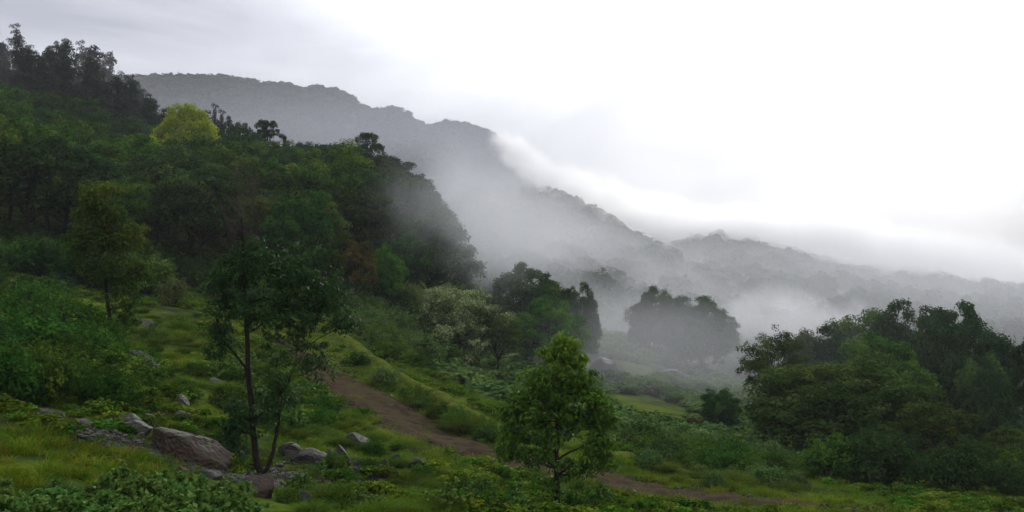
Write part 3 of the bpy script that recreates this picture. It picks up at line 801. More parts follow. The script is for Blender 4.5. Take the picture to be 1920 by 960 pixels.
placed = []
def rubble_dist(x, y): return poly_dist(RUB, np.atleast_1d(x), np.atleast_1d(y))
def in_poly(u, v, poly):
    c = False
    for (x0, y0), (x1, y1) in zip(poly, poly[1:] + poly[:1]):
        if (y0 > v) != (y1 > v) and u < (x1 - x0) * (v - y0) / (y1 - y0) + x0: c = not c
    return c
TRK = np.array([(p.x, p.y) for p in track_pts])
def track_dist(x, y):
    x = np.atleast_1d(x); y = np.atleast_1d(y)
    best = np.full(len(x), 1e9)
    for a, b in zip(TRK[:-1], TRK[1:]):
        ab = b - a; t = np.clip(((x - a[0]) * ab[0] + (y - a[1]) * ab[1]) / (ab @ ab), 0, 1)
        best = np.minimum(best, np.hypot(x - a[0] - t * ab[0], y - a[1] - t * ab[1]))
    return best
def scatter(protos, name, n, poly, hmin, hmax, label, group, gap=.5, wide=(.85, 1.25), cat='shrub', on_track=False, dmax=400, tilt=.12):
    us = [p[0] for p in poly]; vs = [p[1] for p in poly]
    c = tries = 0
    while c < n and tries < n * 14:
        tries += 1
        u, v = random.uniform(min(us), max(us)), random.uniform(min(vs), max(vs))
        if not in_poly(u, v, poly): continue
        p = at(u, v, d1=dmax + 20)
        if p.y > dmax: continue
        if not on_track and (track_dist(p.x, p.y)[0] < 2.6 or poly_dist(BANK, np.array([p.x]), np.array([p.y]))[0] < 1.3): continue
        hgt = random.uniform(hmin, hmax); pr = random.choice(protos)
        r = pr['w'] * hgt / pr['h'] * gap
        if any((p.x - a) ** 2 + (p.y - b) ** 2 < (r + q) ** 2 * .25 for a, b, q in placed): continue
        placed.append((p.x, p.y, r))
        plant_tree(pr, name, p - Vector((0, 0, .05)), hgt, wide=random.uniform(*wide), label=label, cat=cat, group=group, tilt=tilt)
        c += 1
    return c

S = 'shrub'
plant_tree(PALE, 'pale_shrub', at(325, 575), 1.9, label='pale silvery green shrub at the foot of the dark forest gap', cat='shrub')
plant_tree(TUSS[0], 'grass_tussock', at(872, 812), 1.5, wide=.8, label='round grassy tussock on the bank above the earth track', cat='grass tuft')
scatter(LEAFY + DARKS, S, 46, [(-60, 520), (110, 560), (200, 640), (230, 770), (-60, 770)], 1.0, 2.0, 'leafy dark green shrub in the thicket on the far left slope', 'shrubs of the left thicket', .62)
scatter(LEAFY + DARKS, S, 56, [(-80, 430), (300, 500), (560, 545), (690, 560), (800, 600), (830, 640), (700, 600), (560, 600), (300, 570), (-80, 500)], 1.6, 3.2, 'leafy shrub along the foot of the left forest', 'undergrowth along the forest foot', .5)
scatter(TUSS + LEAFY[:1], 'fern_tussock', 60, [(200, 580), (420, 590), (440, 740), (330, 760), (220, 700)], .35, .75, 'yellow green grassy tussock on the slope between the two slender trees', 'tussocks between the slender trees', .6, cat='grass tuft')
scatter(TUSS + LEAFY[1:2], 'fern_tussock', 46, [(520, 700), (640, 760), (760, 850), (900, 940), (820, 950), (680, 850), (540, 820)], .35, .7, 'bright green feathery tussock below the earth track', 'tussocks below the earth track', .6, cat='grass tuft')
scatter(TUSS[:2] + LEAFY[2:3] + HERB[:1], 'fern_tussock', 40, [(540, 880), (900, 880), (960, 960), (540, 965)], .3, .6, 'yellowish tussock at the bottom centre of the slope', 'tussocks at the bottom of the view', .6, cat='grass tuft')
scatter(LEAFY + BRUSH[:1], S, 44, [(590, 650), (700, 690), (860, 790), (930, 830), (900, 850), (760, 770), (600, 690)], .5, 1.1, 'low green scrub on the bank beside the earth track', 'scrub on the track bank', .55)
scatter(BRUSH + LEAFY[:2], S, 44, [(630, 560), (700, 590), (800, 650), (800, 700), (740, 680), (640, 620)], 1.0, 2.2, 'pale green scrub behind the mossy bank crest', 'scrub behind the bank crest', .5)
def joined(name, templates, pts, scales, mat, label, cat, seed):
    """one uncountable mass: leaf-clump templates instanced on the points of one mesh"""
    g = np.random.default_rng(seed)
    me = bpy.data.meshes.new(name)
    me.vertices.add(len(pts)); me.vertices.foreach_set('co', np.asarray(pts, np.float32).ravel())
    av = me.attributes.new('size', 'FLOAT_VECTOR', 'POINT')
    av.data.foreach_set('vector', np.stack([scales[:, 0] * g.uniform(.85, 1.15, len(pts)), scales[:, 0], scales[:, 1]], 1).astype(np.float32).ravel())
    ar = me.attributes.new('spin', 'FLOAT_VECTOR', 'POINT')
    ar.data.foreach_set('vector', np.stack([g.normal(0, .10, len(pts)), g.normal(0, .10, len(pts)), g.uniform(0, 6.283, len(pts))], 1).astype(np.float32).ravel())
    ai = me.attributes.new('pick', 'INT', 'POINT')
    ai.data.foreach_set('value', g.integers(0, len(templates), len(pts)).astype(np.int32))
    me.update()
    me.materials.append(mat)
    o = link(name, me)
    ng = bpy.data.node_groups.new(name, 'GeometryNodeTree')
    ng.interface.new_socket('Geometry', in_out='INPUT', socket_type='NodeSocketGeometry')
    ng.interface.new_socket('Geometry', in_out='OUTPUT', socket_type='NodeSocketGeometry')
    N, L = ng.nodes, ng.links
    gi, go = N.new('NodeGroupInput'), N.new('NodeGroupOutput')
    iop = N.new('GeometryNodeInstanceOnPoints'); jn = N.new('GeometryNodeJoinGeometry')
    for k, (tv, tt, ts, tf) in list(enumerate(templates))[::-1]:
        t_o = bpy.data.objects.new(name + '_clump', mesh_np(name + '_clump', tv, tf, mat, False, {'tone': ('FACE', np.clip(tt, 0, 1))}, ts))
        oi = N.new('GeometryNodeObjectInfo'); oi.inputs['Object'].default_value = t_o
        gti = N.new('GeometryNodeGeometryToInstance')
        L.new(oi.outputs['Geometry'], gti.inputs[0]); L.new(gti.outputs[0], jn.inputs[0])
    def attr(nm, typ):
        a_ = N.new('GeometryNodeInputNamedAttribute'); a_.data_type = typ; a_.inputs['Name'].default_value = nm
        return a_.outputs['Attribute']
    L.new(gi.outputs[0], iop.inputs['Points']); L.new(jn.outputs[0], iop.inputs['Instance'])
    iop.inputs['Pick Instance'].default_value = True
    L.new(attr('pick', 'INT'), iop.inputs['Instance Index'])
    er = N.new('FunctionNodeEulerToRotation'); L.new(attr('spin', 'FLOAT_VECTOR'), er.inputs[0])
    L.new(er.outputs[0], iop.inputs['Rotation'])
    L.new(attr('size', 'FLOAT_VECTOR'), iop.inputs['Scale'])
    L.new(iop.outputs[0], go.inputs[0])
    md = o.modifiers.new('clumps', 'NODES'); md.node_group = ng
    return tag(o, label, cat, kind='stuff')
def dome_template(seed, n, leaf, lobes=9, flat=.8):
    g = np.random.default_rng(seed); lv = Leaves()
    for k in range(lobes):
        a = k * 2.4 + g.random(); s_ = .38 * math.sqrt(k / lobes)
        r = g.uniform(.17, .27)
        lv.lobe(np.array([math.cos(a) * s_, math.sin(a) * s_, flat * (.75 - 1.5 * s_ * s_) * g.uniform(.8, 1.05) - r * .4]), (r, r, r * .8), n // lobes, leaf, .5 + g.normal(0, .16), aspect=.75, shell=.7, g=g)
    return np.vstack(lv.V), np.concatenate(lv.T), np.vstack(lv.S), np.vstack(lv.Fc)
def plan_points(n, dlo, dhi, ulo, uhi, seed, cond):
    """points spread evenly over the ground plan"""
    g = np.random.default_rng(seed)
    d = np.sqrt(g.uniform(dlo ** 2, dhi ** 2, n)); u = g.uniform(ulo, uhi, n)
    x = (u - 960) / F * d
    k = cond(u, d, x)
    x, d = x[k], d[k]
    return np.stack([x, d, H(x, d)], 1)
tb_ = [dome_template(900 + i, 560, .13, 11, .62) for i in range(6)]
pts = plan_points(2600, 66, 215, 780, 1560, 71, lambda u, d, x: (d > np.interp(u, [780, 900, 1000, 1160, 1400, 1560], [84, 72, 66, 62, 66, 76])) & (vnoise(x * .09, d * .09) + .35 * vnoise(x * .3, d * .3) > -.08))
g_ = np.random.default_rng(72)
sc = np.stack([g_.uniform(1.6, 3.8, len(pts)), g_.uniform(1.1, 2.5, len(pts))], 1)
joined('valley_brush', tb_, pts, sc, M['brush'], 'hazy pale green brush covering the gully and the misty valley slope', 'brush', 73)
scatter(LEAFY + BRUSH, S, 40, [(1170, 835), (1340, 840), (1580, 880), (1560, 905), (1300, 885), (1170, 860)], 0.6, 1.5, 'dark green bush in the hedge like row below the right grove', 'bushes below the right grove', .5)
scatter(DARKS + LEAFY[:1], S, 34, [(1540, 850), (1960, 830), (1960, 930), (1560, 915)], 1.2, 2.8, 'dark bush in the shade under the lower right trees', 'bushes under the lower right trees', .5)
scatter(HERB, 'broad_leaf_herb', 34, [(180, 965), (300, 940), (450, 935), (470, 1010), (170, 1020)], .35, .65, 'bright broad leaved herb in the clump at the bottom left', 'broad leaved herbs at the bottom left', .45, cat='plant')
scatter(HERB, 'broad_leaf_herb', 12, [(-60, 935), (40, 955), (60, 1010), (-60, 1010)], .35, .55, 'broad leaved herb in the bottom left corner', 'herbs in the bottom left corner', .45, cat='plant')
scatter(LEAFY[:2] + HERB[:1], S, 26, [(420, 640), (560, 680), (640, 780), (560, 830), (430, 800)], .5, 1.1, 'leafy low plant around the forked slender tree', 'low plants around the forked tree', .55)
scatter(TUSS + BRUSH[:1], 'grass_tussock', 16, [(1190, 868), (1330, 890), (1500, 905), (1500, 925), (1330, 915), (1200, 890)], .35, .9, 'green tussock on the grassy bank right of the young tree', 'tussocks on the right grassy bank', .6, cat='grass tuft', on_track=True)
scatter(HERB, 'broad_leaf_herb', 16, [(60, 955), (190, 950), (190, 1015), (60, 1015)], .3, .5, 'broad leaved herb beside the bottom left corner', 'herbs beside the bottom left corner', .45, cat='plant')
scatter(LEAFY[:2] + HERB[:1], S, 18, [(900, 900), (1130, 930), (1150, 975), (900, 975)], .3, .7, 'low green plant at the foot of the bright young tree', 'low plants below the young tree', .55)

# ------------------------------------------------------------------ grass and ground leaves
def grass_template(seed, n, rad, lmin, lmax, tone, bend):
    g = np.random.default_rng(seed)
    q = rad * np.sqrt(g.random(n)); a = g.uniform(0, 6.283, n)
    base = np.stack([np.cos(a) * q, np.sin(a) * q, np.full(n, -.04)], 1)
    a2 = g.uniform(0, 6.283, n); sp = g.uniform(.1, .9, n)
    V, Fc, T = blades(base, g.uniform(lmin, lmax, n), np.stack([np.cos(a2) * sp, np.sin(a2) * sp, np.ones(n)], 1), g.uniform(.008, .020, n), tone + g.normal(0, .2, n), g, bend)
    return V, T, None, Fc
def grass_keep(u, d, x):
    g = np.random.default_rng(len(u))
    k = ((track_dist(x, d) > 1.1 + g.random(len(u)) * 1.5) | (g.random(len(u)) < .10)) & (rubble_dist(x, d) > .3 + g.random(len(u)) * .8)
    k &= d < np.interp(u, [-400, 0, 300, 430, 560, 680, 900, 1100, 1500, 2200], [84, 90, 94, 94, 98, 108, 110, 90, 72, 66])
    return k
gt = [grass_template(700 + i, 70, .42, .10, .26, .42 + .06 * (i % 3), .55) for i in range(5)]
pts = plan_points(30000, 14, 105, -200, 2120, 51, lambda u, d, x: grass_keep(u, d, x) & (vnoise(x * .16 + 3, d * .16) + .5 * vnoise(x * .5, d * .5) > -.20) & (poly_dist(BANK, x, d) > .22))
g_ = np.random.default_rng(52); k_ = g_.uniform(.6, 1.35, len(pts))
joined('grass', gt, pts, np.stack([k_, k_ * g_.uniform(.6, 1.3, len(pts))], 1), M['grass'], 'short green and yellowish grass over the near slope', 'grass', 53)
gl = [grass_template(720 + i, 90, .30, .25, .60, .62 + .1 * (i % 3), .7) for i in range(4)]
pts = plan_points(9000, 16, 100, -200, 2120, 54, lambda u, d, x: grass_keep(u, d, x) & (vnoise(x * .13 + 11, d * .13) + .6 * vnoise(x * .45, d * .45 + 5) > .06) & (poly_dist(BANK, x, d) > .9))
g_ = np.random.default_rng(55); k_ = g_.uniform(.6, 1.3, len(pts))
joined('long_grass', gl, pts, np.stack([k_, k_ * g_.uniform(.7, 1.2, len(pts))], 1), M['grass'], 'longer arching grass in patches over the near slope', 'grass', 56)
def clod_template(seed):
    g = np.random.default_rng(seed)
    ax = [np.linspace(-1, 1, 3)] * 2; V, n = [], 0
    for axis_ in range(3):
        for sg in (-1, 1):
            for i in range(2):
                for j in range(2):
                    q = [(i - 1, j - 1), (i, j - 1), (i, j), (i - 1, j)]
                    if sg < 0: q = q[::-1]
                    for a, b in q:
                        v = np.zeros(3); v[axis_] = sg; v[(axis_ + 1) % 3] = a; v[(axis_ + 2) % 3] = b
                        V.append(v / np.linalg.norm(v))
    V = np.array(V); dirs = unit(7, g); off = g.uniform(.45, .9, 7)
    for dd, o in zip(dirs, off): V = V - np.maximum(V @ dd - o, 0)[:, None] * dd
    return V * np.array([1, .8, .6]), np.full(len(V) // 4, .5), None, np.arange(len(V)).reshape(-1, 4)
ct = [clod_template(740 + i) for i in range(6)]
pts = plan_points(26000, 34, 70, 480, 1700, 57, lambda u, d, x: track_dist(x, d) < 2.3)
g_ = np.random.default_rng(58); k_ = .02 + .09 * g_.random(len(pts)) ** 3
joined('track_clods', ct, pts + np.array([0, 0, .06]), np.stack([k_, k_], 1), M['clod'], 'loose earth clods and grit on the bare earth track', 'earth', 59)
pts = plan_points(24000, 18, 44, 60, 760, 60, lambda u, d, x: rubble_dist(x, d) < 1.5)
g_ = np.random.default_rng(61); k_ = .02 + .14 * g_.random(len(pts)) ** 3
joined('rubble', ct, pts + np.array([0, 0, .04]), np.stack([k_, k_], 1), M['rock_dark'], 'dark stone rubble between the boulders at the lower left', 'rubble', 62)

tg_ = [dome_template(930 + i, 170, .15, 8, .7) for i in range(6)]
pts = plan_points(9000, 15, 92, -150, 2080, 75, lambda u, d, x: (d < np.interp(u, [-400, 300, 600, 680, 900, 1100, 1500, 2200], [88, 92, 90, 84, 66, 56, 60, 64])) & (track_dist(x, d) > 2.2) & (poly_dist(BANK, x, d) > 1.0) & (rubble_dist(x, d) > .9) & (vnoise(x * .22 + 9, d * .22) + .5 * vnoise(x * .7, d * .7) > .02) & ~((d < 27) & (u < 420) & (u > -200)))
g_ = np.random.default_rng(76)
k_ = g_.uniform(.35, 1.0, len(pts))
joined('low_ground_cover', tg_, pts, np.stack([k_, k_ * g_.uniform(.5, .9, len(pts))], 1), M['cover'], 'low leafy ground cover over the near slope', 'ground cover', 77)

# ------------------------------------------------------------------ far woods
ft = [dome_template(950 + i, 230, .15, 9, .95) for i in range(8)]
pts = plan_points(3600, 200, 660, 560, 2150, 81, lambda u, d, x: (d > np.interp(u, [500, 860, 1100, 1300, 1500, 2200], [300, 262, 215, 205, 165, 150])))
g_ = np.random.default_rng(82)
sc = np.stack([g_.uniform(7, 12, len(pts)), g_.uniform(7, 12.5, len(pts))], 1)
joined('valley_wood', ft, pts, sc, M['far'], 'grey green wood covering the misty ridge across the valley', 'wood', 83)
ft2 = [dome_template(980 + i, 90, .24, 7, .95) for i in range(8)]
pts = plan_points(13000, 560, 1120, -140, 1750, 84, lambda u, d, x: d > np.interp(u, [-200, 560, 700, 2000], [560, 560, 640, 660]))
g_ = np.random.default_rng(85)
sc = np.stack([g_.uniform(6, 15, len(pts)), 4 + 7 * g_.random(len(pts)) ** 1.5], 1)
joined('far_wood', ft2, pts, sc, M['far'], 'blue grey wooded far ridge under the clouds', 'wood', 86)
named(ROUND_D[0], 'broadleaf_tree', 1052, 402, 428, 'rounded dim tree looming in the mist above the gully', 66)
named(ROUND_D[2], 'broadleaf_tree', 985, 398, 432, 'faint dome shaped tree left of the rounded dim tree in the mist', 80)

# ------------------------------------------------------------------ rocks
def icosphere(sub=3):
    t = (1 + 5 ** .5) / 2
    V = [(-1, t, 0), (1, t, 0), (-1, -t, 0), (1, -t, 0), (0, -1, t), (0, 1, t), (0, -1, -t), (0, 1, -t), (t, 0, -1), (t, 0, 1), (-t, 0, -1), (-t, 0, 1)]
    Fs = [(0, 11, 5), (0, 5, 1), (0, 1, 7), (0, 7, 10), (0, 10, 11), (1, 5, 9), (5, 11, 4), (11, 10, 2), (10, 7, 6), (7, 1, 8), (3, 9, 4), (3, 4, 2), (3, 2, 6), (3, 6, 8), (3, 8, 9), (4, 9, 5), (2, 4, 11), (6, 2, 10), (8, 6, 7), (9, 8, 1)]
    V = [np.array(v) / np.linalg.norm(v) for v in V]
    for _ in range(sub):
        mid, nf = {}, []
        def mp(a, b):
            k = (min(a, b), max(a, b))
            if k not in mid:
                q = V[a] + V[b]; V.append(q / np.linalg.norm(q)); mid[k] = len(V) - 1
            return mid[k]
        for a, b, c in Fs:
            ab, bc, ca = mp(a, b), mp(b, c), mp(c, a)
            nf += [(a, ab, ca), (b, bc, ab), (c, ca, bc), (ab, bc, ca)]
        Fs = nf
    return np.array(V), np.array(Fs)
ICO, ICF = icosphere(4)
ICO2, ICF2 = icosphere(2)
def rock_mesh(name, seed, size, mat, cuts=16, fine=True):
    g = np.random.default_rng(seed)
    V = (ICO if fine else ICO2).copy()
    for _ in range(cuts):
        n = unit(1, g)[0]; o = g.uniform(.50, .88)
        dd = V @ n - o
        V -= np.maximum(dd, 0)[:, None] * n
    for f, a in ((2.2, .045), (5.0, .022), (11.0, .010)):
        acc = np.zeros(len(V))
        for _ in range(6):
            acc += np.sin(V @ (unit(1, g)[0] * f * g.uniform(.7, 1.4)) + g.uniform(0, 6.28))
        V = V * (1 + a * acc / 2.0)[:, None]
    k = unit(1, g)[0]; band = np.abs(V @ k - g.uniform(-.2, .2))          # one crack across the stone
    V = V * (1 - .10 * np.exp(-(band / .035) ** 2))[:, None]
    V += g.normal(0, .007, V.shape)
    return mesh_np(name, V * np.asarray(size), ICF if fine else ICF2, mat, False)
def rock(u, v, wpx, hpx, mat, label, seed, deep=.8, tilt=0.0, yaw=None, name='rock', d=None):
    p = at(u, v) if d is None else on(u, d)
    s = p.y / F
    size = (wpx * s * .58, wpx * s * .5 * deep, hpx * s * .78)
    o = link(name, rock_mesh(name, seed, size, mat, fine=name != 'stone'))
    o.location = p + Vector((0, 0, hpx * s * .02))
    o.rotation_euler = (0, tilt, random.uniform(-.4, .4) if yaw is None else yaw)
    return tag(o, label, 'rock')
rock(345, 862, 160, 78, M['rock_red'], 'largest reddish brown boulder with pale lichen left of the forked tree', 1, .7, .18, 0, 'boulder')
rock(485, 930, 84, 62, M['rock_red'], 'reddish dark boulder just below the foot of the forked tree', 2, .8, .1, name='boulder')
rock(155, 806, 46, 34, M['rock_red'], 'squarish rock with a flat pale top and red brown face', 3, .9, -.15)
rock(198, 806, 32, 32, M['rock_dark'], 'dark pitted rock between the squarish rock and the dark ledge', 4)
rock(245, 812, 92, 46, M['rock_dark'], 'dark overhanging rock ledge above the largest boulder', 5, .8, .15)
rock(338, 792, 52, 34, M['rock_pale'], 'pale blotched rock directly above the largest boulder', 6)
rock(336, 762, 34, 32, M['rock_pale'], 'small black and white blotched rock above the pale blotched rock', 7)
rock(410, 724, 40, 22, M['rock_pale'], 'pale wedge shaped stone left of the forked tree trunk', 8, .7, .35)
rock(264, 690, 74, 34, M['rock_grey'], 'long dark slanting slab below the golden topped tree', 9, .5, .62)
rock(45, 636, 64, 24, M['rock_grey'], 'grey slab half buried in the far left thicket', 10)
rock(274, 612, 40, 18, M['rock_pale'], 'small pale stone right of the golden topped tree trunk', 11)
rock(600, 872, 84, 34, M['rock_pale'], 'pale flat topped rock right of the forked tree', 12, .7, .2)
rock(642, 862, 36, 40, M['rock_grey'], 'dark grey rock touching the right end of the pale flat rock', 13)
rock(674, 838, 56, 36, M['rock_grey'], 'smooth bluish grey slab below the earth track', 14, .6, .3)
rock(682, 884, 46, 24, M['rock_grey'], 'low dark stone right of the pale flat topped rock', 15, .7, .3)
rock(722, 874, 20, 22, M['rock_dark'], 'small upright dark stone on the grassy slope', 16)
rock(786, 886, 46, 34, M['rock_dark'], 'blackish angular rock between slope grass and the young tree', 17, .7, -.3)
rock(395, 898, 46, 26, M['rock_grey'], 'grey stone between the largest boulder and the broad leaved herbs', 18)
rock(562, 905, 34, 22, M['rock_grey'], 'small grey stone under the pale flat topped rock', 19)
rock(540, 852, 50, 26, M['rock_dark'], 'dark stone beside the right stem of the forked tree', 20)
rock(565, 945, 40, 26, M['rock_dark'], 'dark stone in the yellow tussocks at the bottom', 21)
rock(8, 772, 20, 18, M['rock_pale'], 'small pale stone at the far left edge of the slope', 22)
rock(925, 908, 40, 16, M['rock_dark'], 'dark log like stone at the track edge left of the young tree', 23, .5)
rock(955, 935, 24, 14, M['rock_grey'], 'small grey stone below the dark track edge stone', 24)
rock(1132, 696, 56, 30, M['rock_dark'], 'large dark boulder in the misty brush right of the gully clump', 25, name='boulder')
rock(1262, 716, 66, 30, M['rock_dark'], 'long dark boulder below the two hazy trees', 26, .7, .3, name='boulder')
rock(1222, 742, 34, 28, M['rock_dark'], 'grey boulder left below the long dark boulder', 27, name='boulder')
rock(1290, 752, 48, 26, M['rock_dark'], 'grey boulder right below the long dark boulder', 28, name='boulder')
rock(1250, 802, 56, 20, M['rock_dark'], 'low hazy boulder near the bottom of the valley brush', 29, name='boulder')
rock(1700, 778, 40, 20, M['rock_grey'], 'boulder hidden among the right grove', 30, name='boulder', d=80) if False else None
g_ = np.random.default_rng(33)
for k in range(110):                                     # rubble round the big boulders and on the track
    if k < 42:
        u, v = g_.uniform(130, 480), 0; v = 800 + (u - 130) * .22 + g_.normal(0, 22)
        lab, grp = 'small stone in the dark rubble around the largest boulder', 'rubble around the largest boulder'
    else:
        p = track_pts[g_.integers(1, 8)]; u = p.x / p.y * F + 960 + g_.normal(0, 60); v = 480 - p.z / p.y * F + g_.normal(0, 14)
        lab, grp = 'small stone lying on the bare earth track', 'stones on the earth track'
    w = g_.uniform(5, 15)
    o = rock(u, v, w, w * g_.uniform(.5, .9), [M['rock_grey'], M['rock_red'], M['rock_dark'], M['rock_pale']][int(g_.integers(0, 4)) if k < 42 else int(g_.integers(0, 2))], lab, 500 + k % 6, name='stone')
    o['group'] = grp

for k in range(34):                                     # broken rocks between the big ones
    if k < 18: u = g_.uniform(120, 480); v = 792 + (u - 120) * .27 + g_.normal(0, 20)
    else: u = g_.uniform(530, 810); v = 862 + (u - 530) * .07 + g_.normal(0, 18)
    w = g_.uniform(16, 40)
    o = rock(u, v, w, w * g_.uniform(.45, .85), [M['rock_grey'], M['rock_red'], M['rock_dark']][int(g_.integers(0, 3))], 'broken rock', 600 + k, tilt=g_.uniform(-.5, .5), name='rock')
    o['group'] = 'broken rocks between the boulders'

# ------------------------------------------------------------------ haze and mist
def volume_mat(name, density, color=(1, 1, 1), aniso=.3):
    m, n, l = new_mat(name)
    out = n.new('ShaderNodeOutputMaterial')
    pv = n.new('ShaderNodeVolumePrincipled')
    pv.inputs['Color'].default_value = (*color, 1); pv.inputs['Density'].default_value = density; pv.inputs['Anisotropy'].default_value = aniso
    l.new(pv.outputs[0], out.inputs['Volume'])
    return m, n, l, pv
def box_mesh(name, lo, hi, mat):
    V = [(x, y, z) for x in (lo[0], hi[0]) for y in (lo[1], hi[1]) for z in (lo[2], hi[2])]
    Fq = [(0, 1, 3, 2), (4, 6, 7, 5), (0, 4, 5, 1), (2, 3, 7, 6), (0, 2, 6, 4), (1, 5, 7, 3)]
    return mesh_np(name, V, Fq, mat)
zmin, zmax = float(Z.min()), float(Z.max())
hm = volume_mat('haze_air', .00018, (.93, .95, 1.0), .3)[0]
tag(link('haze', box_mesh('haze', (gx[0] - 20, gy[0] - 20, zmin - 1), (gx[-1] + 20, gy[-1] + 20, zmax + 26), hm)), 'thin grey haze filling the whole valley air', 'haze', kind='stuff')

def mist(name, u, v, d, rx, ry, rz, dens, scale, label, thr=.5, sharp=1.4, amp=3.0, tilt=0.0, yaw=0.0, aniso=.45, seed=0, step=1.0, color=(.80, .81, .85)):  # grey default colour has the shade beneath thick cloud put into it
    m, n, l, pv = volume_mat(name, 0, color, aniso)
    tc = n.new('ShaderNodeTexCoord'); ge = n.new('ShaderNodeNewGeometry')
    ln = n.new('ShaderNodeVectorMath'); ln.operation = 'LENGTH'; l.new(tc.outputs['Object'], ln.inputs[0])
    fo = n.new('ShaderNodeMapRange'); fo.interpolation_type = 'SMOOTHSTEP'
    fo.inputs['From Min'].default_value = 1.0; fo.inputs['From Max'].default_value = .25
    l.new(ln.outputs['Value'], fo.inputs['Value'])
    mp = n.new('ShaderNodeMapping'); mp.inputs['Location'].default_value = (seed * 3.7, seed * 1.3, seed * 9.1); mp.inputs['Scale'].default_value = (scale,) * 3
    l.new(ge.outputs['Position'], mp.inputs[0])
    no = n.new('ShaderNodeTexNoise'); no.inputs['Scale'].default_value = 1.0; no.inputs['Detail'].default_value = 4; no.inputs['Roughness'].default_value = .55
    l.new(mp.outputs[0], no.inputs['Vector'])
    ad = n.new('ShaderNodeMath'); ad.operation = 'MULTIPLY_ADD'; ad.inputs[1].default_value = amp; l.new(no.outputs['Fac'], ad.inputs[0]); ad.inputs[2].default_value = -amp * thr - .35
    sb = n.new('ShaderNodeMath'); sb.operation = 'ADD'; l.new(ad.outputs[0], sb.inputs[0]); l.new(fo.outputs[0], sb.inputs[1])
    sc_ = n.new('ShaderNodeMath'); sc_.operation = 'MULTIPLY'; sc_.use_clamp = True; l.new(sb.outputs[0], sc_.inputs[0]); sc_.inputs[1].default_value = sharp
    f2 = n.new('ShaderNodeMath'); f2.operation = 'MULTIPLY'; l.new(sc_.outputs[0], f2.inputs[0]); l.new(fo.outputs[0], f2.inputs[1])
    dn = n.new('ShaderNodeMath'); dn.operation = 'MULTIPLY'; l.new(f2.outputs[0], dn.inputs[0]); dn.inputs[1].default_value = dens
    l.new(dn.outputs[0], pv.inputs['Density'])
    m.cycles.volume_step_rate = step
    o = link(name, mesh_np(name, ICO2, ICF2, m, True))
    o.location = P(u, v, d); o.scale = (rx, ry, rz); o.rotation_euler = (0, tilt, yaw)
    return tag(o, label, 'mist', kind='stuff')
ICO2, ICF2 = icosphere(2)
W1 = (1, 1, 1)
mist('cloud_bank', 1600, 330, 780, 330, 120, 80, .002, .014, 'huge white cloud bank covering the ridge at the upper right', tilt=.16, seed=1, aniso=.7, color=W1)
mist('cloud_bank', 985, 300, 600, 34, 40, 13, .13, .085, 'bright cloud puff spilling over the shoulder of the far ridge', tilt=.75, seed=2, step=.35, aniso=.7, amp=5.5, color=W1)
mist('cloud_bank', 1105, 372, 585, 60, 40, 17, .18, .085, 'bright cloud edge rolling down the middle of the far ridge', tilt=.5, seed=21, step=.35, aniso=.7, amp=5.5, color=W1)
mist('cloud_bank', 1260, 412, 560, 62, 40, 14, .13, .085, 'torn cloud wisps on the lower end of the far ridge', tilt=.25, seed=22, step=.35, aniso=.7, amp=5.5, color=W1)
mist('cloud_bank', 1190, 392, 530, 80, 40, 17, .10, .07, 'white cloud veil over the crest where the far ridge dips', tilt=.33, seed=23, step=.35, aniso=.7, amp=4.5, color=W1)
mist('mist_bank', 950, 425, 225, 36, 45, 22, .024, .05, 'grey mist drifting round the right flank of the forested spur', tilt=.6, seed=3, step=.6)
mist('mist_bank', 1490, 598, 190, 26, 24, 8, .050, .12, 'low white mist patch behind the right grove', amp=4.5, tilt=.1, seed=4, step=.45, aniso=.6, color=(.9, .9, .93))
mist('mist_bank', 1200, 600, 168, 38, 34, 14, .020, .06, 'thin mist over the brushy valley slope', amp=2.4, seed=5, step=.6)
mist('mist_bank', 1600, 458, 490, 200, 60, 19, .110, .035, 'pale mist lying along the crest of the wooded ridge', tilt=.14, seed=6, step=.5, aniso=.7, amp=4.5, color=W1)
mist('valley_mist', 1350, 575, 400, 330, 200, 52, .0095, .012, 'even grey mist in the valley air before the wooded ridge', amp=1.6, sharp=1.2, seed=7, aniso=.4, color=(.86, .87, .90))
mist('valley_mist', 700, 330, 700, 420, 260, 110, .0044, .005, 'thin blue grey mist in the air before the far ridge', amp=.6, sharp=1.2, seed=9, aniso=.3, color=(.72, .74, .82))
mist('mist_bank', 1110, 470, 330, 70, 60, 24, .014, .04, 'soft grey mist hanging before the wooded ridge above the gully', tilt=.35, amp=2.0, seed=13, step=.6, color=(.86, .87, .90))
mist('mist_bank', 140, 150, 240, 40, 26, 18, .005, .04, 'thin mist drifting through the tall trees at the top left', amp=1.0, tilt=.2, seed=8)
mist('mist_bank', 1240, 660, 116, 34, 34, 11, .016, .07, 'faint mist lying over the valley brush', amp=1.6, seed=10)
mist('mist_bank', 1760, 640, 112, 40, 30, 12, .002, .04, 'faint mist between the trees of the right grove', amp=1.0, seed=11)
mist('mist_bank', 860, 425, 114, 13, 18, 13, .032, .13, 'mist licking the right flank of the forested spur', amp=3.6, seed=12, step=.5)
print('triangles', sum(2 * len(m_.polygons) for m_ in bpy.data.meshes))

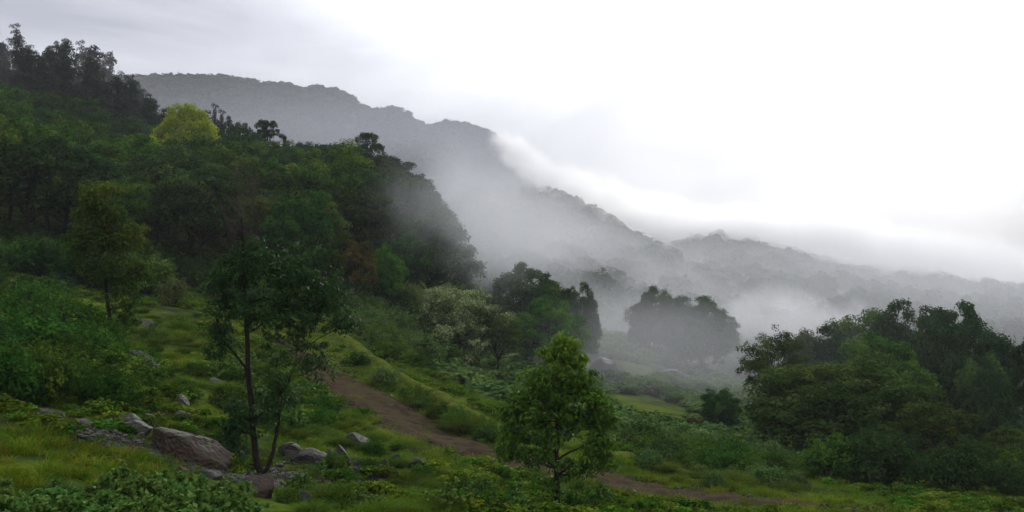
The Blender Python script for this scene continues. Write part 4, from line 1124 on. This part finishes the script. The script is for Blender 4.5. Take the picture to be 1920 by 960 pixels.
# ------------------------------------------------------------------ labels: say which of the many alike plants each one is
def pix(o, top=1.0):
    p = o.location
    return (p.x / p.y * F + 960, 480 - (p.z + top) / p.y * F, p.y)
def mark(text):
    o = next(o for o in bpy.data.objects if o.get('label', '').startswith(text))
    return o
TREE_MARKS = [(mark(t), n) for t, n in [
    ('bright yellow green domed', 'the yellow green tree'), ('dark flat topped umbrella', 'the left umbrella tree'), ('flat topped umbrella tree farthest', 'the right umbrella tree'),
    ('highest hazy tree', 'the highest hazy tree'), ('hazy pointed tree at the right', 'the hazy shoulder tree'), ('small russet', 'the russet tree'), ('slender straight tree', 'the golden topped tree'), ('dark forked slender', 'the forked tree'), ('round tree covered in pale', 'the pale blossoming tree'),
    ('wide dark green tree above', 'the wide dark tree'), ('domed dark green tree in the upper', 'the domed upper tree'), ('bushy bright green young', 'the bright young tree'),
    ('small dark tree standing alone', 'the lone small tree'), ('tree with flat layered', 'the layered tree'), ('wide olive green tree', 'the wide olive tree')]]
ROCK_MARKS = [(mark(t), n) for t, n in [
    ('largest reddish', 'the largest boulder'), ('squarish rock', 'the squarish rock'), ('long dark slanting', 'the slanting slab'), ('grey slab half', 'the buried grey slab'),
    ('pale wedge', 'the pale wedge stone'), ('pale flat topped', 'the pale flat rock'), ('smooth bluish', 'the smooth slab'), ('blackish angular', 'the blackish rock'),
    ('reddish dark boulder', 'the reddish dark boulder'), ('round grassy tussock', 'the round bank tussock'), ('pale silvery', 'the silvery shrub'), ('small pale stone right of', 'the small pale stone')]]
ORD = ['first', 'second', 'third', 'fourth', 'fifth', 'sixth', 'seventh', 'eighth', 'ninth', 'tenth', 'eleventh', 'twelfth', 'thirteenth', 'fourteenth', 'fifteenth', 'sixteenth', 'seventeenth', 'eighteenth', 'nineteenth', 'twentieth']
def single_out(group, base, marks, lift):
    """number alike things outwards from the nearest landmark, by direction as one sees them"""
    obs = [o for o in bpy.data.objects if o.get('group') == group and o.parent is None]
    spots = {}
    for o in obs:
        u, v, d = pix(o, lift)
        best = None
        for mo, mn in marks:
            mu, mv, md = pix(mo, lift)
            q = math.hypot(u - mu, v - mv)
            if best is None or q < best[0]: best = (q, u - mu, v - mv, mn)
        q, du, dv, mn = best
        ang = math.degrees(math.atan2(-dv, du)) % 360
        side = ['to the right of', 'to the upper right of', 'straight above', 'to the upper left of', 'to the left of', 'to the lower left of', 'straight below', 'to the lower right of'][int((ang + 22.5) // 45) % 8]
        spots.setdefault((mn, side), []).append((q, o))
    for (mn, side), lst in spots.items():
        lst.sort(key=lambda t: t[0])
        for k, (q, o) in enumerate(lst):
            if k < len(ORD): o['label'] = '%s, %s %s %s' % (base, ORD[k], side, mn)
            else: o['label'] = '%s, far %s %s' % (base, side, mn)
for grp, base, marks, lift in [
    ('trees along the lower edge of the forest', 'green forest edge tree', TREE_MARKS, 5), ('trees in the middle of the forest', 'dark green forest tree', TREE_MARKS, 5),
    ('hazy tall trees at the top left of the hill', 'hazy tall dark tree', TREE_MARKS, 9), ('trees on the forested spur beside the mist', 'dark misty spur tree', TREE_MARKS, 5),
    ('pointed trees behind the yellow green tree', 'dark pointed tree', TREE_MARKS, 8),
    ('shrubs of the left thicket', 'leafy thicket shrub', ROCK_MARKS + TREE_MARKS, 0), ('undergrowth along the forest foot', 'leafy forest foot shrub', ROCK_MARKS + TREE_MARKS, 0),
    ('tussocks between the slender trees', 'yellow green tussock', ROCK_MARKS, 0), ('tussocks below the earth track', 'feathery green tussock', ROCK_MARKS, 0),
    ('tussocks at the bottom of the view', 'low yellowish tussock', ROCK_MARKS, 0), ('scrub on the track bank', 'low bank scrub', ROCK_MARKS + TREE_MARKS, 0),
    ('scrub behind the bank crest', 'pale green scrub bush', ROCK_MARKS + TREE_MARKS, 0), ('bushes below the right grove', 'dark green hedge bush', TREE_MARKS, 0),
    ('bushes under the lower right trees', 'dark shaded bush', TREE_MARKS, 0), ('broad leaved herbs at the bottom left', 'broad leaved herb', ROCK_MARKS, 0),
    ('herbs in the bottom left corner', 'corner broad leaved herb', ROCK_MARKS, 0), ('low plants around the forked tree', 'low leafy plant', ROCK_MARKS, 0),
    ('low plants below the young tree', 'low green plant', ROCK_MARKS + TREE_MARKS, 0), ('rubble around the largest boulder', 'small rubble stone', ROCK_MARKS, 0),
    ('tussocks on the right grassy bank', 'green bank tussock', TREE_MARKS, 0), ('herbs beside the bottom left corner', 'low broad leaved herb', ROCK_MARKS, 0),
    ('broken rocks between the boulders', 'broken angular rock', ROCK_MARKS, 0), ('stones on the earth track', 'small track stone', ROCK_MARKS + TREE_MARKS, 0)]:
    single_out(grp, base, marks, lift)
